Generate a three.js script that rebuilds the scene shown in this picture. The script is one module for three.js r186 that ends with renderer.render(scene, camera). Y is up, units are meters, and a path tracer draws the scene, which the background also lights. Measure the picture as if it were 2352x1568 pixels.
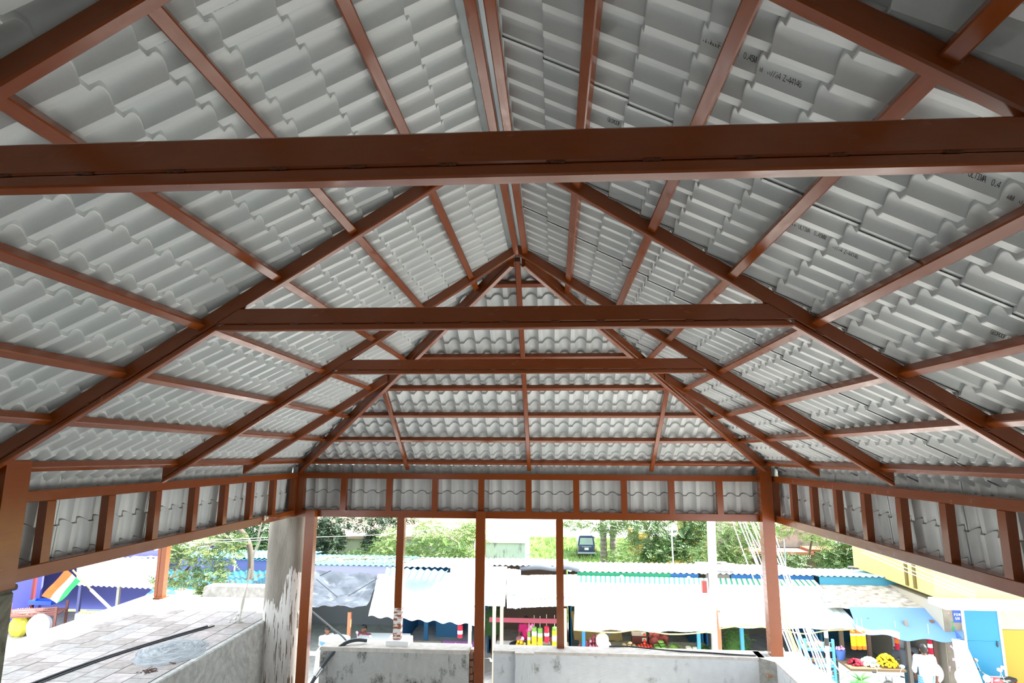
import * as THREE from 'three';
import { mergeGeometries, mergeVertices, toCreasedNormals } from 'three/addons/utils/BufferGeometryUtils.js';
import { RoundedBoxGeometry } from 'three/addons/geometries/RoundedBoxGeometry.js';
import { MarchingCubes } from 'three/addons/objects/MarchingCubes.js';
import { ImprovedNoise } from 'three/addons/math/ImprovedNoise.js';
import { FontLoader } from 'three/addons/loaders/FontLoader.js';

// ---------------------------------------------------------------- camera, sky, sun, exposure
const scene = new THREE.Scene();
const camera = new THREE.PerspectiveCamera(2 * Math.atan(784 / 1435.33) * 180 / Math.PI, 1.5, 0.05, 400);
camera.position.set(0.2996, 0.3078, 7.9747);
camera.rotation.set(0.1792, 0.066, 0.0051, 'YXZ');
camera.updateMatrixWorld(true);
scene.add(camera);
scene.background = new THREE.Color(0.80, 0.90, 1.0);
scene.backgroundIntensity = 3.0;
scene.environment = null;
const sun = new THREE.DirectionalLight(new THREE.Color(1.0, 0.96, 0.90), 17);
sun.position.set(36, 33, -0.8); sun.target.position.set(0, 0, 0);
sun.castShadow = true; sun.shadow.mapSize.set(4096, 4096);
Object.assign(sun.shadow.camera, { left: -45, right: 45, top: 45, bottom: -45, near: 1, far: 150 });
scene.add(sun, sun.target);
const renderer = new THREE.WebGLRenderer({ antialias: true });
renderer.toneMapping = THREE.LinearToneMapping;
renderer.toneMappingExposure = 1.25;
renderer.shadowMap.enabled = true;

// ---------------------------------------------------------------- helpers
const V = (x, y, z) => new THREE.Vector3(x, y, z);
let seed = 12345;
const rnd = () => { seed = (seed * 1664525 + 1013904223) >>> 0; return seed / 4294967296; };
const rr = (a, b) => a + (b - a) * rnd();
const noise = new ImprovedNoise();
const fbm = (x, y, z = 0, o = 4) => { let s = 0, a = 0.5, f = 1; for (let i = 0; i < o; i++) { s += a * noise.noise(x * f, y * f, z + i * 7.3); a *= 0.5; f *= 2.03; } return s; };
const used = new Map();
function numbered(name) { const n = used.get(name) || 0; used.set(name, n + 1); return n ? name + '_' + String(n).padStart(3, '0') : name; }
function mesh(name, geo, mat, parent) {
  const m = new THREE.Mesh(Array.isArray(geo) ? merge(geo) : geo, mat);
  m.name = parent ? name : numbered(name); m.castShadow = m.receiveShadow = true; (parent || scene).add(m); return m;
}
function merge(list) { return mergeGeometries(list.map(g => { let q = g.index ? g.toNonIndexed() : g; for (const k of Object.keys(q.attributes)) if (!['position', 'normal', 'uv'].includes(k)) q.deleteAttribute(k); if (!q.attributes.uv) q.setAttribute('uv', new THREE.Float32BufferAttribute(new Float32Array(q.attributes.position.count * 2), 2)); return q; })); }
function thing(name, label, category, pos = [0, 0, 0], turn = 0, group) {
  const o = new THREE.Group(); o.name = numbered(name); o.position.set(...pos); o.rotation.y = turn; o.userData = { label, category }; if (group) o.userData.group = group; scene.add(o); return o;
}
function tag(o, label, category, group) { o.userData.label = label; if (category) o.userData.category = category; if (group) o.userData.group = group; return o; }
function struct(o, label) { o.userData.kind = 'structure'; if (label) o.userData.label = label; return o; }
function structGroup(name, label) { const o = new THREE.Group(); o.name = numbered(name); scene.add(o); return struct(o, label); }
// world point on the plane z, seen at photograph position (u, v)
function at(u, v, z) { const d = V((u - 1176) / 1435.33, -(v - 784) / 1435.33, -1).applyQuaternion(camera.quaternion); return d.multiplyScalar((z - camera.position.z) / d.z).add(camera.position); }

// bar of rectangular section between two points, chamfered long edges, ends cut by planes
function bar(a, b, w, h, up = V(0, 1, 0), { ch = 0.004, na, nb } = {}) {
  const d = b.clone().sub(a), L = d.length(); d.normalize();
  const s = d.clone().cross(up).normalize(), t = s.clone().cross(d).normalize();
  na = na || d; nb = nb || d;
  const W = w / 2, H = h / 2, c = Math.min(ch, W * 0.5, H * 0.5);
  const ring = [[-W + c, -H], [W - c, -H], [W, -H + c], [W, H - c], [W - c, H], [-W + c, H], [-W, H - c], [-W, -H + c]];
  const pos = [], nor = [], uv = [];
  const pt = (o, end) => { const off = s.clone().multiplyScalar(o[0]).addScaledVector(t, o[1]); const n = end ? nb : na, base = end ? b : a; return base.clone().add(off).addScaledVector(d, -off.dot(n) / d.dot(n)); };
  const put = (p, n, u, v) => { pos.push(p.x, p.y, p.z); nor.push(n.x, n.y, n.z); uv.push(u, v); };
  let per = 0;
  for (let i = 0; i < 8; i++) {
    const o = ring[i], q = ring[(i + 1) % 8], len = Math.hypot(q[0] - o[0], q[1] - o[1]);
    const n = s.clone().multiplyScalar(q[1] - o[1]).addScaledVector(t, -(q[0] - o[0])).normalize();
    const A = pt(o, 0), B = pt(q, 0), C = pt(q, 1), D = pt(o, 1);
    put(A, n, 0, per); put(C, n, L, per + len); put(B, n, 0, per + len); put(A, n, 0, per); put(D, n, L, per); put(C, n, L, per + len); per += len;
  }
  for (const e of [0, 1]) { const n = (e ? nb : na).clone().multiplyScalar(e ? 1 : -1); if (n.dot(d) * (e ? 1 : -1) < 0) n.negate(); for (let i = 1; i < 7; i++) { const tri = [0, i, i + 1]; if (e) tri.reverse(); for (const k of tri) put(pt(ring[k], e), n, ring[k][0], ring[k][1]); } }
  const g = new THREE.BufferGeometry();
  g.setAttribute('position', new THREE.Float32BufferAttribute(pos, 3)); g.setAttribute('normal', new THREE.Float32BufferAttribute(nor, 3)); g.setAttribute('uv', new THREE.Float32BufferAttribute(uv, 2)); return g;
}
// box from corner to corner, uv in metres
function box(x0, x1, y0, y1, z0, z1, ch = 0.004) { const cx = (x0 + x1) / 2, cy = (y0 + y1) / 2; return bar(V(cx, cy, z0), V(cx, cy, z1), Math.abs(x1 - x0), Math.abs(y1 - y0), V(0, 1, 0), { ch }); }
function rbox(w, h, d, r, x = 0, y = 0, z = 0, seg = 2) { return new RoundedBoxGeometry(w, h, d, seg, Math.min(r, w / 2.01, h / 2.01, d / 2.01)).translate(x, y, z); }
function tube(pts, r, seg = 24, rad = 6) { return new THREE.TubeGeometry(new THREE.CatmullRomCurve3(pts), seg, r, rad); }
function cyl(r0, r1, h, x = 0, y = 0, z = 0, n = 16) { return new THREE.CylinderGeometry(r1, r0, h, n).translate(x, y + h / 2, z); }
function ball(r, x, y, z, sx = 1, sy = 1, sz = 1, n = 12) { return new THREE.SphereGeometry(r, n, Math.max(6, n * 0.7 | 0)).scale(sx, sy, sz).translate(x, y, z); }
function rod(a, b, r, n = 8) { const d = b.clone().sub(a), L = d.length(); return new THREE.CylinderGeometry(r, r, L, n).applyQuaternion(new THREE.Quaternion().setFromUnitVectors(V(0, 1, 0), d.normalize())).translate((a.x + b.x) / 2, (a.y + b.y) / 2, (a.z + b.z) / 2); }
// grid surface from a function (s, t in 0..1) -> Vector3
function grid(fn, ns, nt, closed) {
  const pos = [], uv = [], idx = [];
  for (let j = 0; j <= nt; j++) for (let i = 0; i <= ns; i++) { const p = fn(i / ns, j / nt); pos.push(p.x, p.y, p.z); uv.push(i / ns, j / nt); }
  for (let j = 0; j < nt; j++) for (let i = 0; i < ns; i++) { const a = j * (ns + 1) + i, b = a + 1, c = a + ns + 1, d = c + 1; idx.push(a, b, d, a, d, c); }
  const g = new THREE.BufferGeometry(); g.setAttribute('position', new THREE.Float32BufferAttribute(pos, 3)); g.setAttribute('uv', new THREE.Float32BufferAttribute(uv, 2)); g.setIndex(idx); g.computeVertexNormals(); return g;
}
const lerp = (a, b, t) => a + (b - a) * t;
const bil = (p00, p10, p01, p11, s, t) => p00.clone().lerp(p10, s).lerp(p01.clone().lerp(p11, s), t);
// corrugated sheet with real thickness spanning four corners (waves run across s); tri = trapezoid ribs
function corrugated(p00, p10, p01, p11, waves, amp, ragged = 0) {
  const n = p10.clone().sub(p00).cross(p01.clone().sub(p00)).normalize(); if (n.y < 0) n.negate();
  const top = grid((s, t) => bil(p00, p10, p01, p11, s, t + (t > 0.9 ? ragged * Math.sin(s * 40) * 0.03 : 0)).addScaledVector(n, amp * Math.cos(s * waves * Math.PI * 2)), waves * 6, 3);
  const bot = top.clone().translate(-n.x * 0.006, -n.y * 0.006, -n.z * 0.006);
  return merge([top, bot]);
}

// ---------------------------------------------------------------- textures and materials
function tex(w, h, fn, srgb = true) {
  const d = new Uint8Array(w * h * 4);
  for (let y = 0; y < h; y++) for (let x = 0; x < w; x++) { const c = fn(x / w, y / h), i = (y * w + x) * 4; d[i] = Math.max(0, Math.min(255, c[0])); d[i + 1] = Math.max(0, Math.min(255, c[1])); d[i + 2] = Math.max(0, Math.min(255, c[2])); d[i + 3] = 255; }
  const t = new THREE.DataTexture(d, w, h); t.magFilter = THREE.LinearFilter; t.minFilter = THREE.LinearMipmapLinearFilter; t.generateMipmaps = true; t.wrapS = t.wrapT = THREE.RepeatWrapping; if (srgb) t.colorSpace = THREE.SRGBColorSpace; t.needsUpdate = true; return t;
}
const matCache = new Map();
function M(color, rough = 0.7, extra) {
  const key = color + '|' + rough + '|' + (extra ? JSON.stringify(extra) : '');
  if (!matCache.has(key)) matCache.set(key, new THREE.MeshPhysicalMaterial({ color, roughness: rough, side: THREE.DoubleSide, ...(extra || {}) }));
  return matCache.get(key);
}
function tileable(x, y, f, z) { const a = x * Math.PI * 2, b = y * Math.PI * 2; return fbm(Math.cos(a) * f, Math.sin(a) * f + Math.cos(b) * f, Math.sin(b) * f + z); }
const grain = tex(256, 256, (x, y) => { const v = 128 + 190 * tileable(x, y, 9, 3) + (rnd() - 0.5) * 50; return [v, v, v]; }, false);
// red-brown enamel on steel: brush streaks and specks in the gloss
const paintMap = tex(512, 128, (x, y) => { const s = fbm(x * 6, y * 90, 4, 3), b = fbm(x * 14, y * 10, 9, 3); return [124 + s * 7 + b * 5, 60 + s * 4 + b * 3, 20 + s * 3 + b * 2]; });
const paintRough = tex(256, 128, (x, y) => { const v = 54 + 36 * fbm(x * 5, y * 40, 2, 3) + 24 * fbm(x * 16, y * 16, 5, 2); return [v, v, v]; }, false);
const paint = new THREE.MeshPhysicalMaterial({ map: paintMap, roughness: 1, roughnessMap: paintRough, side: THREE.DoubleSide });
const weldMat = new THREE.MeshPhysicalMaterial({ color: '#7c4a30', roughness: 0.42, side: THREE.DoubleSide, bumpMap: grain, bumpScale: 0.002 });
// grey-white moulded roofing sheet, faint scuffs
const sheetMap = tex(256, 256, (x, y) => { const v = 6 * fbm(x * 5, y * 5, 1, 3) + (rnd() - 0.5) * 3; return [202 + v, 207 + v, 207 + v]; });
const sheetMats = ['#ffffff', '#fbfcfb', '#f6f8f8'].map(c => new THREE.MeshPhysicalMaterial({ color: c, map: sheetMap, roughness: 0.34, side: THREE.DoubleSide }));
const inkMat = M('#2c2c2c', 0.7);
// ---------------------------------------------------------------- roof geometry constants (metres; y = 0 is the underside of the wall plate)
const SL = 0.6443, HR = 2.0965, ZA = 2.79, ZF = 8.45, XW = 2.9645, XE = 2.9355, SB = (HR - 0.196) / ZA;   // side pitch, ridge height, hip apexes, inner plate faces
const AL = Math.atan(SL), BE = Math.atan(SB);
const barrel = (uf, w, h) => { const t = (uf - 0.5) * w.pw, hw = w.pw * (1 - w.ff) / 2; if (Math.abs(t) >= hw) return 0; return h * Math.pow(1 - Math.pow(Math.abs(t) / hw, 2.5), 1.2); };
// one moulded tile: flat pan, round barrel, and the step that it starts with; x across, y down the slope, z outwards
function tilePoint(w, uf, v, n) { const b = barrel(uf, w, w.h); return V(uf * w.pw, v - w.c * b / w.h, n + b); }
function tileGeometry(w, segs = 10) {
  const cols = [0, w.ff / 2]; for (let i = 1; i < segs; i++) cols.push(w.ff / 2 + (1 - w.ff) * i / segs); cols.push(1 - w.ff / 2, 1);
  const rows = w.groove ? [[0, w.step], [0.0015, w.step + w.groove], [0.007, w.step * 0.5], [0.0085, 0.001], [0.012, 0], [w.pc, w.step]] : [[0, w.step], [0.005, 0.002], [0.009, 0], [w.pc, w.step]];   // some laps stand open as a narrow groove
  const pos = [], uv = [];
  const put = (i, j) => { const p = tilePoint(w, cols[i], ...rows[j]); pos.push(p.x, p.y, p.z); uv.push(p.x, p.y); };
  for (let j = 0; j < rows.length - 1; j++) for (let i = 0; i < cols.length - 1; i++) { put(i, j); put(i + 1, j); put(i + 1, j + 1); put(i, j); put(i + 1, j + 1); put(i, j + 1); }
  const g = new THREE.BufferGeometry(); g.setAttribute('position', new THREE.Float32BufferAttribute(pos, 3)); g.setAttribute('uv', new THREE.Float32BufferAttribute(uv, 2));
  return toCreasedNormals(g, 0.5);
}
// cut a geometry by planes [normal, d]: keeps normal . p >= d
function clipped(geo, planes) {
  const P = geo.attributes.position, N = geo.attributes.normal, T = geo.attributes.uv; let tris = [];
  for (let i = 0; i < P.count; i += 3) tris.push([0, 1, 2].map(k => [V(P.getX(i + k), P.getY(i + k), P.getZ(i + k)), V(N.getX(i + k), N.getY(i + k), N.getZ(i + k)), [T.getX(i + k), T.getY(i + k)]]));
  for (const [n, d] of planes) {
    const out = [];
    for (const t of tris) {
      const poly = [];
      for (let k = 0; k < 3; k++) {
        const a = t[k], b = t[(k + 1) % 3], da = n.dot(a[0]) - d, db = n.dot(b[0]) - d;
        if (da >= 0) poly.push(a);
        if ((da >= 0) !== (db >= 0)) { const f = da / (da - db); poly.push([a[0].clone().lerp(b[0], f), a[1].clone().lerp(b[1], f), [lerp(a[2][0], b[2][0], f), lerp(a[2][1], b[2][1], f)]]); }
      }
      for (let k = 1; k + 1 < poly.length; k++) out.push([poly[0], poly[k], poly[k + 1]]);
    }
    tris = out;
  }
  if (!tris.length) return null;
  const pos = [], nor = [], uv = []; for (const t of tris) for (const v of t) { pos.push(v[0].x, v[0].y, v[0].z); nor.push(v[1].x, v[1].y, v[1].z); uv.push(...v[2]); }
  const g = new THREE.BufferGeometry(); g.setAttribute('position', new THREE.Float32BufferAttribute(pos, 3)); g.setAttribute('normal', new THREE.Float32BufferAttribute(nor, 3)); g.setAttribute('uv', new THREE.Float32BufferAttribute(uv, 2)); return g;
}
// a covering of moulded sheets: O origin, U across, D down, Nn outwards; rows and columns of tiles, sheets of `per` waves lapped over one another
const frus = new THREE.Frustum().setFromProjectionMatrix(new THREE.Matrix4().multiplyMatrices(camera.projectionMatrix, camera.matrixWorldInverse));
function covering(name, label, O, U, D, Nn, w, cols, rows, planes, { per = 6, lap = 0, phase = 0, most = 300, pieces = true } = {}) {
  const root = structGroup(name, label), geo = tileGeometry(w), list = [], rest = [];
  const corners = []; geo.computeBoundingBox(); const bb = geo.boundingBox;
  for (const x of [bb.min.x, bb.max.x]) for (const y of [bb.min.y, bb.max.y]) for (const z of [bb.min.z, bb.max.z]) corners.push(V(x, y, z));
  const basis = new THREE.Matrix4().makeBasis(U, D, Nn).setPosition(O);
  const frame = s => { // sheet s leans a little so that its edge laps the next
    const m = new THREE.Matrix4().makeTranslation((s * per + phase) * w.pw, 0, 0), r = new THREE.Matrix4().makeRotationY(-Math.atan(lap / (per * w.pw)));
    return basis.clone().multiply(m).multiply(r);
  };
  const put = (M4, g, keep) => {
    const cs = corners.map(c => c.clone().applyMatrix4(M4)); let cut = false;
    for (const [n, d] of planes) { const e = cs.map(c => n.dot(c) - d); if (e.every(q => q < 0)) return; if (e.some(q => q < 0)) cut = true; }
    let q = null; if (cut) { q = clipped(g.clone().applyMatrix4(M4), planes); if (!q) return; }
    const mid = cs.reduce((a, c) => a.add(c), V(0, 0, 0)).multiplyScalar(1 / 8);
    list.push({ M4, g, q, keep, near: pieces && keep && frus.containsPoint(mid) ? mid.distanceTo(camera.position) : 1e9 });
  };
  for (let j = cols[0]; j < cols[1]; j++) {
    const s = Math.floor((j - phase) / per), F = frame(s), jl = j - phase - s * per;
    for (let k = rows[0]; k < rows[1]; k++) put(F.clone().multiply(new THREE.Matrix4().makeTranslation(jl * w.pw, k * w.pc, 0)), geo, true);
    const end = lap > 0 ? jl === per - 1 : jl === 0;
    if (lap && end) for (let k = rows[0]; k < rows[1]; k++) { // the lap over the neighbouring sheet
      const e = 0.42, dx = lap > 0 ? (jl + 1) * w.pw : (jl - 1) * w.pw;
      const strip = clipped(geo, [lap > 0 ? [V(-1, 0, 0), -e * w.pw] : [V(1, 0, 0), (1 - e) * w.pw]]);
      put(F.clone().multiply(new THREE.Matrix4().makeTranslation(dx, k * w.pc, 0)), strip, false);
    }
  }
  list.sort((a, b) => a.near - b.near);
  list.forEach((t, i) => {
    if (i < most && t.near < 1e8) { const m = new THREE.Mesh(t.q || t.g, sheetMats[i % 3]); m.name = 'roof_tile'; m.castShadow = m.receiveShadow = true; if (!t.q) { t.M4.decompose(m.position, m.quaternion, m.scale); } root.add(m); }
    else rest.push(t.q || t.g.clone().applyMatrix4(t.M4));
  });
  if (rest.length) { const m = new THREE.Mesh(mergeGeometries(rest), sheetMats[0]); m.name = 'more_roof_tiles'; m.userData.kind = 'stuff'; m.castShadow = m.receiveShadow = true; root.add(m); }
  root.userData.frame = undefined;
  return { root, point: (j, k, uf, v, n) => { const s = Math.floor((j - phase) / per), jl = j - phase - s * per; const p = tilePoint(w, uf, v, w.step * v / w.pc + n); return p.add(V(jl * w.pw, k * w.pc, 0)).applyMatrix4(frame(s)); } };
}
const wSide = { pw: 0.1523, pc: 0.2025, h: 0.040, step: 0.024, c: 0.024, ff: 0.26 };
const wBack = { ...wSide, pw: 0.160, pc: 0.1989 };
const wFas = { ...wSide, pw: 0.1610, pc: 0.213, c: 0.033, h: 0.034, step: 0.016, ff: 0.25, groove: 0.016 };
const ca = Math.cos(AL), sa = Math.sin(AL), cb = Math.cos(BE), sb = Math.sin(BE);
// hip planes, set back a little from the hip line so that the cut edge of the sheets shows
const kx = SL / SB;                                            // plan slope of the hips: z = ZA - kx |x|
const keepSide = (sgn, off) => [[V(sgn * kx, 0, 1), ZA + off], [V(sgn * kx, 0, -1), -(ZF) + off]];
const s0L = 0.087, s0R = 0.1125;
const left = covering('roof_left', 'left roof slope of pale grey moulded tile sheets', V(-s0L * ca, HR - s0L * sa, 6.350), V(0, 0, -1), V(-ca, -sa, 0), V(-sa, ca, 0), wSide, [-32, 44], [0, 18], keepSide(-1, 0.03), { lap: -0.006, phase: 2 });
const right = covering('roof_right', 'right roof slope of pale grey moulded tile sheets with dark laps', V(s0R * ca, HR - s0R * sa, 6.401), V(0, 0, 1), V(ca, -sa, 0), V(sa, ca, 0), wSide, [-44, 32], [0, 18], keepSide(1, 0.03), { lap: -0.007, phase: 1 });
const back = covering('roof_back', 'far hip slope of pale grey moulded tile sheets', V(0.18, HR - 0.023 * sb, ZA - 0.023 * cb), V(1, 0, 0), V(0, -sb, -cb), V(0, cb, -sb), wBack, [-22, 20], [0, 18], [[V(-kx, 0, -1), -(ZA - 0.03)], [V(kx, 0, -1), -(ZA - 0.03)]], { lap: 0.004, phase: 3 });
covering('roof_front', 'hip slope of moulded tile sheets behind the viewer', V(0, HR - 0.02, ZF + 0.02), V(-1, 0, 0), V(0, -sb, cb), V(0, cb, sb), wBack, [-22, 22], [0, 18], [[V(-kx, 0, 1), ZF + 0.03], [V(kx, 0, 1), ZF + 0.03]], { pieces: false });
// ridge and hip caps close the roof from outside
function cap(a, b, half, drop, mat) {
  const d = b.clone().sub(a).normalize(), s = d.clone().cross(V(0, 1, 0)).normalize();
  return grid((u, t) => { const f = u * 2 - 1; return a.clone().lerp(b, t).addScaledVector(s, f * half).add(V(0, 0.075 - drop * Math.abs(f), 0)); }, 8, 12);
}
const capMat = sheetMats[2];
for (const [a, b, n, l] of [[V(0, HR, ZA - 0.1), V(0, HR, ZF + 0.1), 'ridge_cap', 'moulded cap along the roof ridge'], [V(0, HR + 0.01, ZA), V(-3.16, HR - SL * 3.16, ZA - kx * 3.16), 'hip_cap', 'moulded cap over the far left hip'], [V(0, HR + 0.01, ZA), V(3.16, HR - SL * 3.16, ZA - kx * 3.16), 'hip_cap', 'moulded cap over the far right hip'], [V(0, HR + 0.01, ZF), V(-3.16, HR - SL * 3.16, ZF + kx * 3.16), 'hip_cap', 'moulded cap over the near left hip'], [V(0, HR + 0.01, ZF), V(3.16, HR - SL * 3.16, ZF + kx * 3.16), 'hip_cap', 'moulded cap over the near right hip']])
  struct(mesh(n, cap(a, b, 0.17, n === 'ridge_cap' ? 0.11 : 0.09), capMat), l);
// fascia of the same sheets, hung outside the wall plates
const yLip = -0.1755 + 3 * wFas.pc;                            // lips at -0.1755 and -0.3885
const fBot = [V(0, 1, 0), -0.47], fTop = [V(0, -1, 0), -0.168];
covering('fascia_left', 'left fascia of moulded tile sheets behind the steel grille', V(-3.07, yLip, 4.101), V(0, 0, -1), V(0, -1, 0), V(-1, 0, 0), wFas, [-28, 27], [0, 5], [fBot, fTop, [V(0, 0, 1), -0.135], [V(0, 0, -1), -8.4]], { lap: 0.003, phase: 2, most: 160 });
covering('fascia_right', 'right fascia of moulded tile sheets behind the steel grille', V(3.045, yLip, 4.098), V(0, 0, 1), V(0, -1, 0), V(1, 0, 0), wFas, [-26, 27], [0, 5], [fBot, fTop, [V(0, 0, 1), -0.135], [V(0, 0, -1), -8.4]], { lap: -0.004, phase: 2, most: 160 });
covering('fascia_back', 'far fascia of moulded tile sheets behind the steel grille', V(-2.7475, yLip, -0.105), V(1, 0, 0), V(0, -1, 0), V(0, 0, -1), wFas, [-3, 38], [0, 5], [fBot, fTop, [V(1, 0, 0), -3.08], [V(-1, 0, 0), -3.06]], { lap: 0.003, phase: 3, most: 200 });
// ---------------------------------------------------------------- steelwork
const yRaf = (x, off = 0) => HR - SL * Math.abs(x) - off / ca;   // roof plane over x, off = depth below it
function rafterBar(sg, x0, x1, z0, z1, d0, d1, plumb) {          // a rafter piece on a side slope between |x0| (top) and |x1| (foot), depth d0..d1 under the roof plane
  const m = (d0 + d1) / 2, zc = (z0 + z1) / 2, a = V(sg * x0, yRaf(x0, m), zc), b = V(sg * x1, yRaf(x1, m), zc);
  return bar(a, b, Math.abs(z1 - z0), Math.abs(d1 - d0), V(sg * sa, ca, 0), { na: V(sg, 0, 0), nb: V(sg, 0, 0), ch: 0.006 });
}
const KX = 1.5515, DB = 0.030, DM = 0.075, GAP = 0.0022;
const yTieBot = yRaf(KX, DM + DB) ; const TH = 0.1207;
function weldBeads(pts, n) { const out = []; for (const p of pts) for (let i = 0; i < 5; i++) out.push(new THREE.SphereGeometry(0.0055, 6, 4).scale(1.3, 0.7, 0.6).translate(p.x + (i - 2) * 0.0085 * n.x, p.y + (i - 2) * 0.0085 * n.y + rr(-0.001, 0.001), p.z)); return out; }
function truss(zf, label) {
  const zb = zf - 0.05, T = thing('roof_truss', label, 'truss', [0, 0, zf]); const L = g => g.translate(0, 0, -zf);
  for (const sg of [-1, 1]) {
    const xe = sg < 0 ? XW : XE;
    mesh('rafter', L(rafterBar(sg, 0, xe, zf, zb, 0, DM)), paint, T);
    mesh('rafter_stiffener', L(rafterBar(sg, KX, xe, zf, zb, DM + GAP, DM + DB)), paint, T);
    mesh('stub_post', L(box(sg * (xe + 0.002), sg * (xe + 0.06), 0.0705, yRaf(xe + 0.06, DM) - 0.004, zf - 0.048, zf - 0.002)), paint, T);
    const pts = []; for (let i = 0; i < 7; i++) { const x = KX + 0.12 + i * 0.19; pts.push(V(sg * x, yRaf(x, DM), zf)); }
    mesh('weld_bead', L(merge(weldBeads(pts, V(sg * ca, -sa, 0)))), paint, T);
  }
  const y1 = yTieBot + DB * 1.08, xa = (HR - DM / ca - y1) / SL, xb = (HR - DM / ca - (yTieBot + TH)) / SL;
  // tie beam with ends mitred to the rafters
  const nl = V(sa, ca, 0), nr = V(-sa, ca, 0);
  const yc = (y1 + GAP + yTieBot + TH) / 2, hh = yTieBot + TH - y1 - GAP, xc = (HR - DM / ca - yc) / SL;
  mesh('tie_beam', L(bar(V(-xc, yc, zf - 0.025), V(xc, yc, zf - 0.025), 0.05, hh, V(0, 1, 0), { na: V(-sa, ca, 0), nb: V(sa, ca, 0), ch: 0.005 })), paint, T);
  const yd = (yTieBot + y1) / 2, xd = (HR - (DM + DB) / ca - yd) / SL + 0.012;
  mesh('tie_stiffener', L(bar(V(-xd, yd, zf - 0.025), V(xd, yd, zf - 0.025), 0.05, y1 - yTieBot, V(0, 1, 0), { na: V(-sa, ca, 0), nb: V(sa, ca, 0), ch: 0.005 })), paint, T);
  const pts = []; for (let x = -1.35; x < 1.4; x += 0.235) pts.push(V(x + rr(-0.03, 0.03), y1 + GAP / 2, zf));
  mesh('weld_bead', L(merge(weldBeads(pts, V(1, 0, 0)))), weldMat, T);
  return T;
}
const zT = [2.8386, 4.7189, 6.561, 8.42];
truss(zT[0], 'steel roof truss standing at the ridge end, farthest of the trusses');
truss(zT[1], 'middle steel roof truss with tie beam across the centre');
truss(zT[2], 'nearest steel roof truss with wide tie beam across the top');
truss(zT[3], 'steel roof truss behind the viewer');
// ridge: two tubes side by side
for (const [x0, x1, l] of [[-0.032, 0.016, 'left tube of the double steel ridge beam'], [0.044, 0.092, 'right tube of the double steel ridge beam']]) tag(mesh('ridge_beam', box(x0, x1, HR - 0.092, HR - 0.03, zT[0] - 0.05, zT[3] - 0.05), paint), l, 'ridge beam', 'ridge beam tubes');
// purlins of the side slopes, cut between trusses, jack rafters and hips
const PD = 0.05, PW = 0.05, DPL = [0.475, 0.97, 1.46, 1.96, 2.45, 2.92, 3.405], DPR = [0.5265, 1.006, 1.495, 1.982, 2.468, 2.927, 3.405];
const ord = ['first', 'second', 'third', 'fourth', 'fifth', 'sixth', 'lowest'];
function sidePurlin(sg, s, i) {
  const x = s * ca, zh = ZA - kx * x + 0.05, T = thing('purlin', `steel purlin on the ${sg < 0 ? 'left' : 'right'} roof slope, ${ord[i]} below the ridge`, 'purlin', [sg * x, yRaf(x, PD / 2), zT[0]], 0, `purlins of the ${sg < 0 ? 'left' : 'right'} slope`);
  const cuts = [zT[3] - 0.05, zT[2] - 0.0, zT[2] - 0.05, zT[1], zT[1] - 0.05, zT[0], zT[0] - 0.05, Math.max(zh, 1.455)];
  const segs = [[cuts[0], cuts[1]], [cuts[2], cuts[3]], [cuts[4], cuts[5]]];
  if (zh < 1.40) { segs.push([cuts[6], 1.455]); segs.push([1.405, zh]); } else if (zh < cuts[6] - 0.08) segs.push([cuts[6], zh]);
  for (const [a, b] of segs) if (a - b > 0.03) mesh('purlin_length', bar(V(0, 0, a - zT[0]), V(0, 0, b - zT[0]), PW, PD, V(sg * sa, ca, 0), { ch: 0.005 }), paint, T);
  return T;
}
DPL.forEach((s, i) => sidePurlin(-1, s, i)); DPR.forEach((s, i) => sidePurlin(1, s, i));
// hip rafters with stiffeners below
function hip(sg, label) {
  const xe = sg < 0 ? XW : XE, top = V(sg * 0.05, 0, ZA - kx * 0.05), foot = V(sg * (xe - 0.03), 0, ZA - kx * (xe - 0.03));
  const yh = p => HR - SL * Math.abs(p.x) - 0.022, T = thing('hip_rafter', label, 'rafter', [foot.x, 0.07, foot.z]);
  const d = V(foot.x - top.x, yh(foot) - yh(top), foot.z - top.z).normalize(), s = d.clone().cross(V(0, 1, 0)).normalize(), up = s.clone().cross(d).normalize();
  const hz = V(d.x, 0, d.z).normalize();
  const piece = (d0, d1) => { const m = (d0 + d1) / 2 / up.y; return bar(V(top.x, yh(top) - m, top.z), V(foot.x, yh(foot) - m, foot.z), 0.05, d1 - d0, up, { na: hz, nb: hz, ch: 0.005 }).translate(-foot.x, -0.07, -foot.z); };
  mesh('hip_beam', piece(0, 0.078), paint, T); mesh('hip_stiffener', piece(0.078 + GAP, 0.112), paint, T);
  return T;
}
hip(-1, 'steel hip rafter running down to the far left corner'); hip(1, 'steel hip rafter running down to the far right corner');
for (const [sg, l] of [[-1, 'left'], [1, 'right']]) { // jack rafters of the side slopes
  const xe = sg < 0 ? XW : XE, xt = (ZA - 1.43) / kx, T = thing('jack_rafter', `short steel jack rafter from the ${l} wall plate up to the hip`, 'rafter', [sg * xe, 0.07, 1.43]);
  mesh('jack_beam', rafterBar(sg, xt + 0.02, xe, 1.455, 1.405, 0, 0.08).translate(-sg * xe, -0.07, -1.43), paint, T);
  mesh('stub_post', box(sg * (xe + 0.002), sg * (xe + 0.06), 0.0705, yRaf(xe + 0.06, 0.08) - 0.004, 1.408, 1.452).translate(-sg * xe, -0.07, -1.43), paint, T);
}
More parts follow.
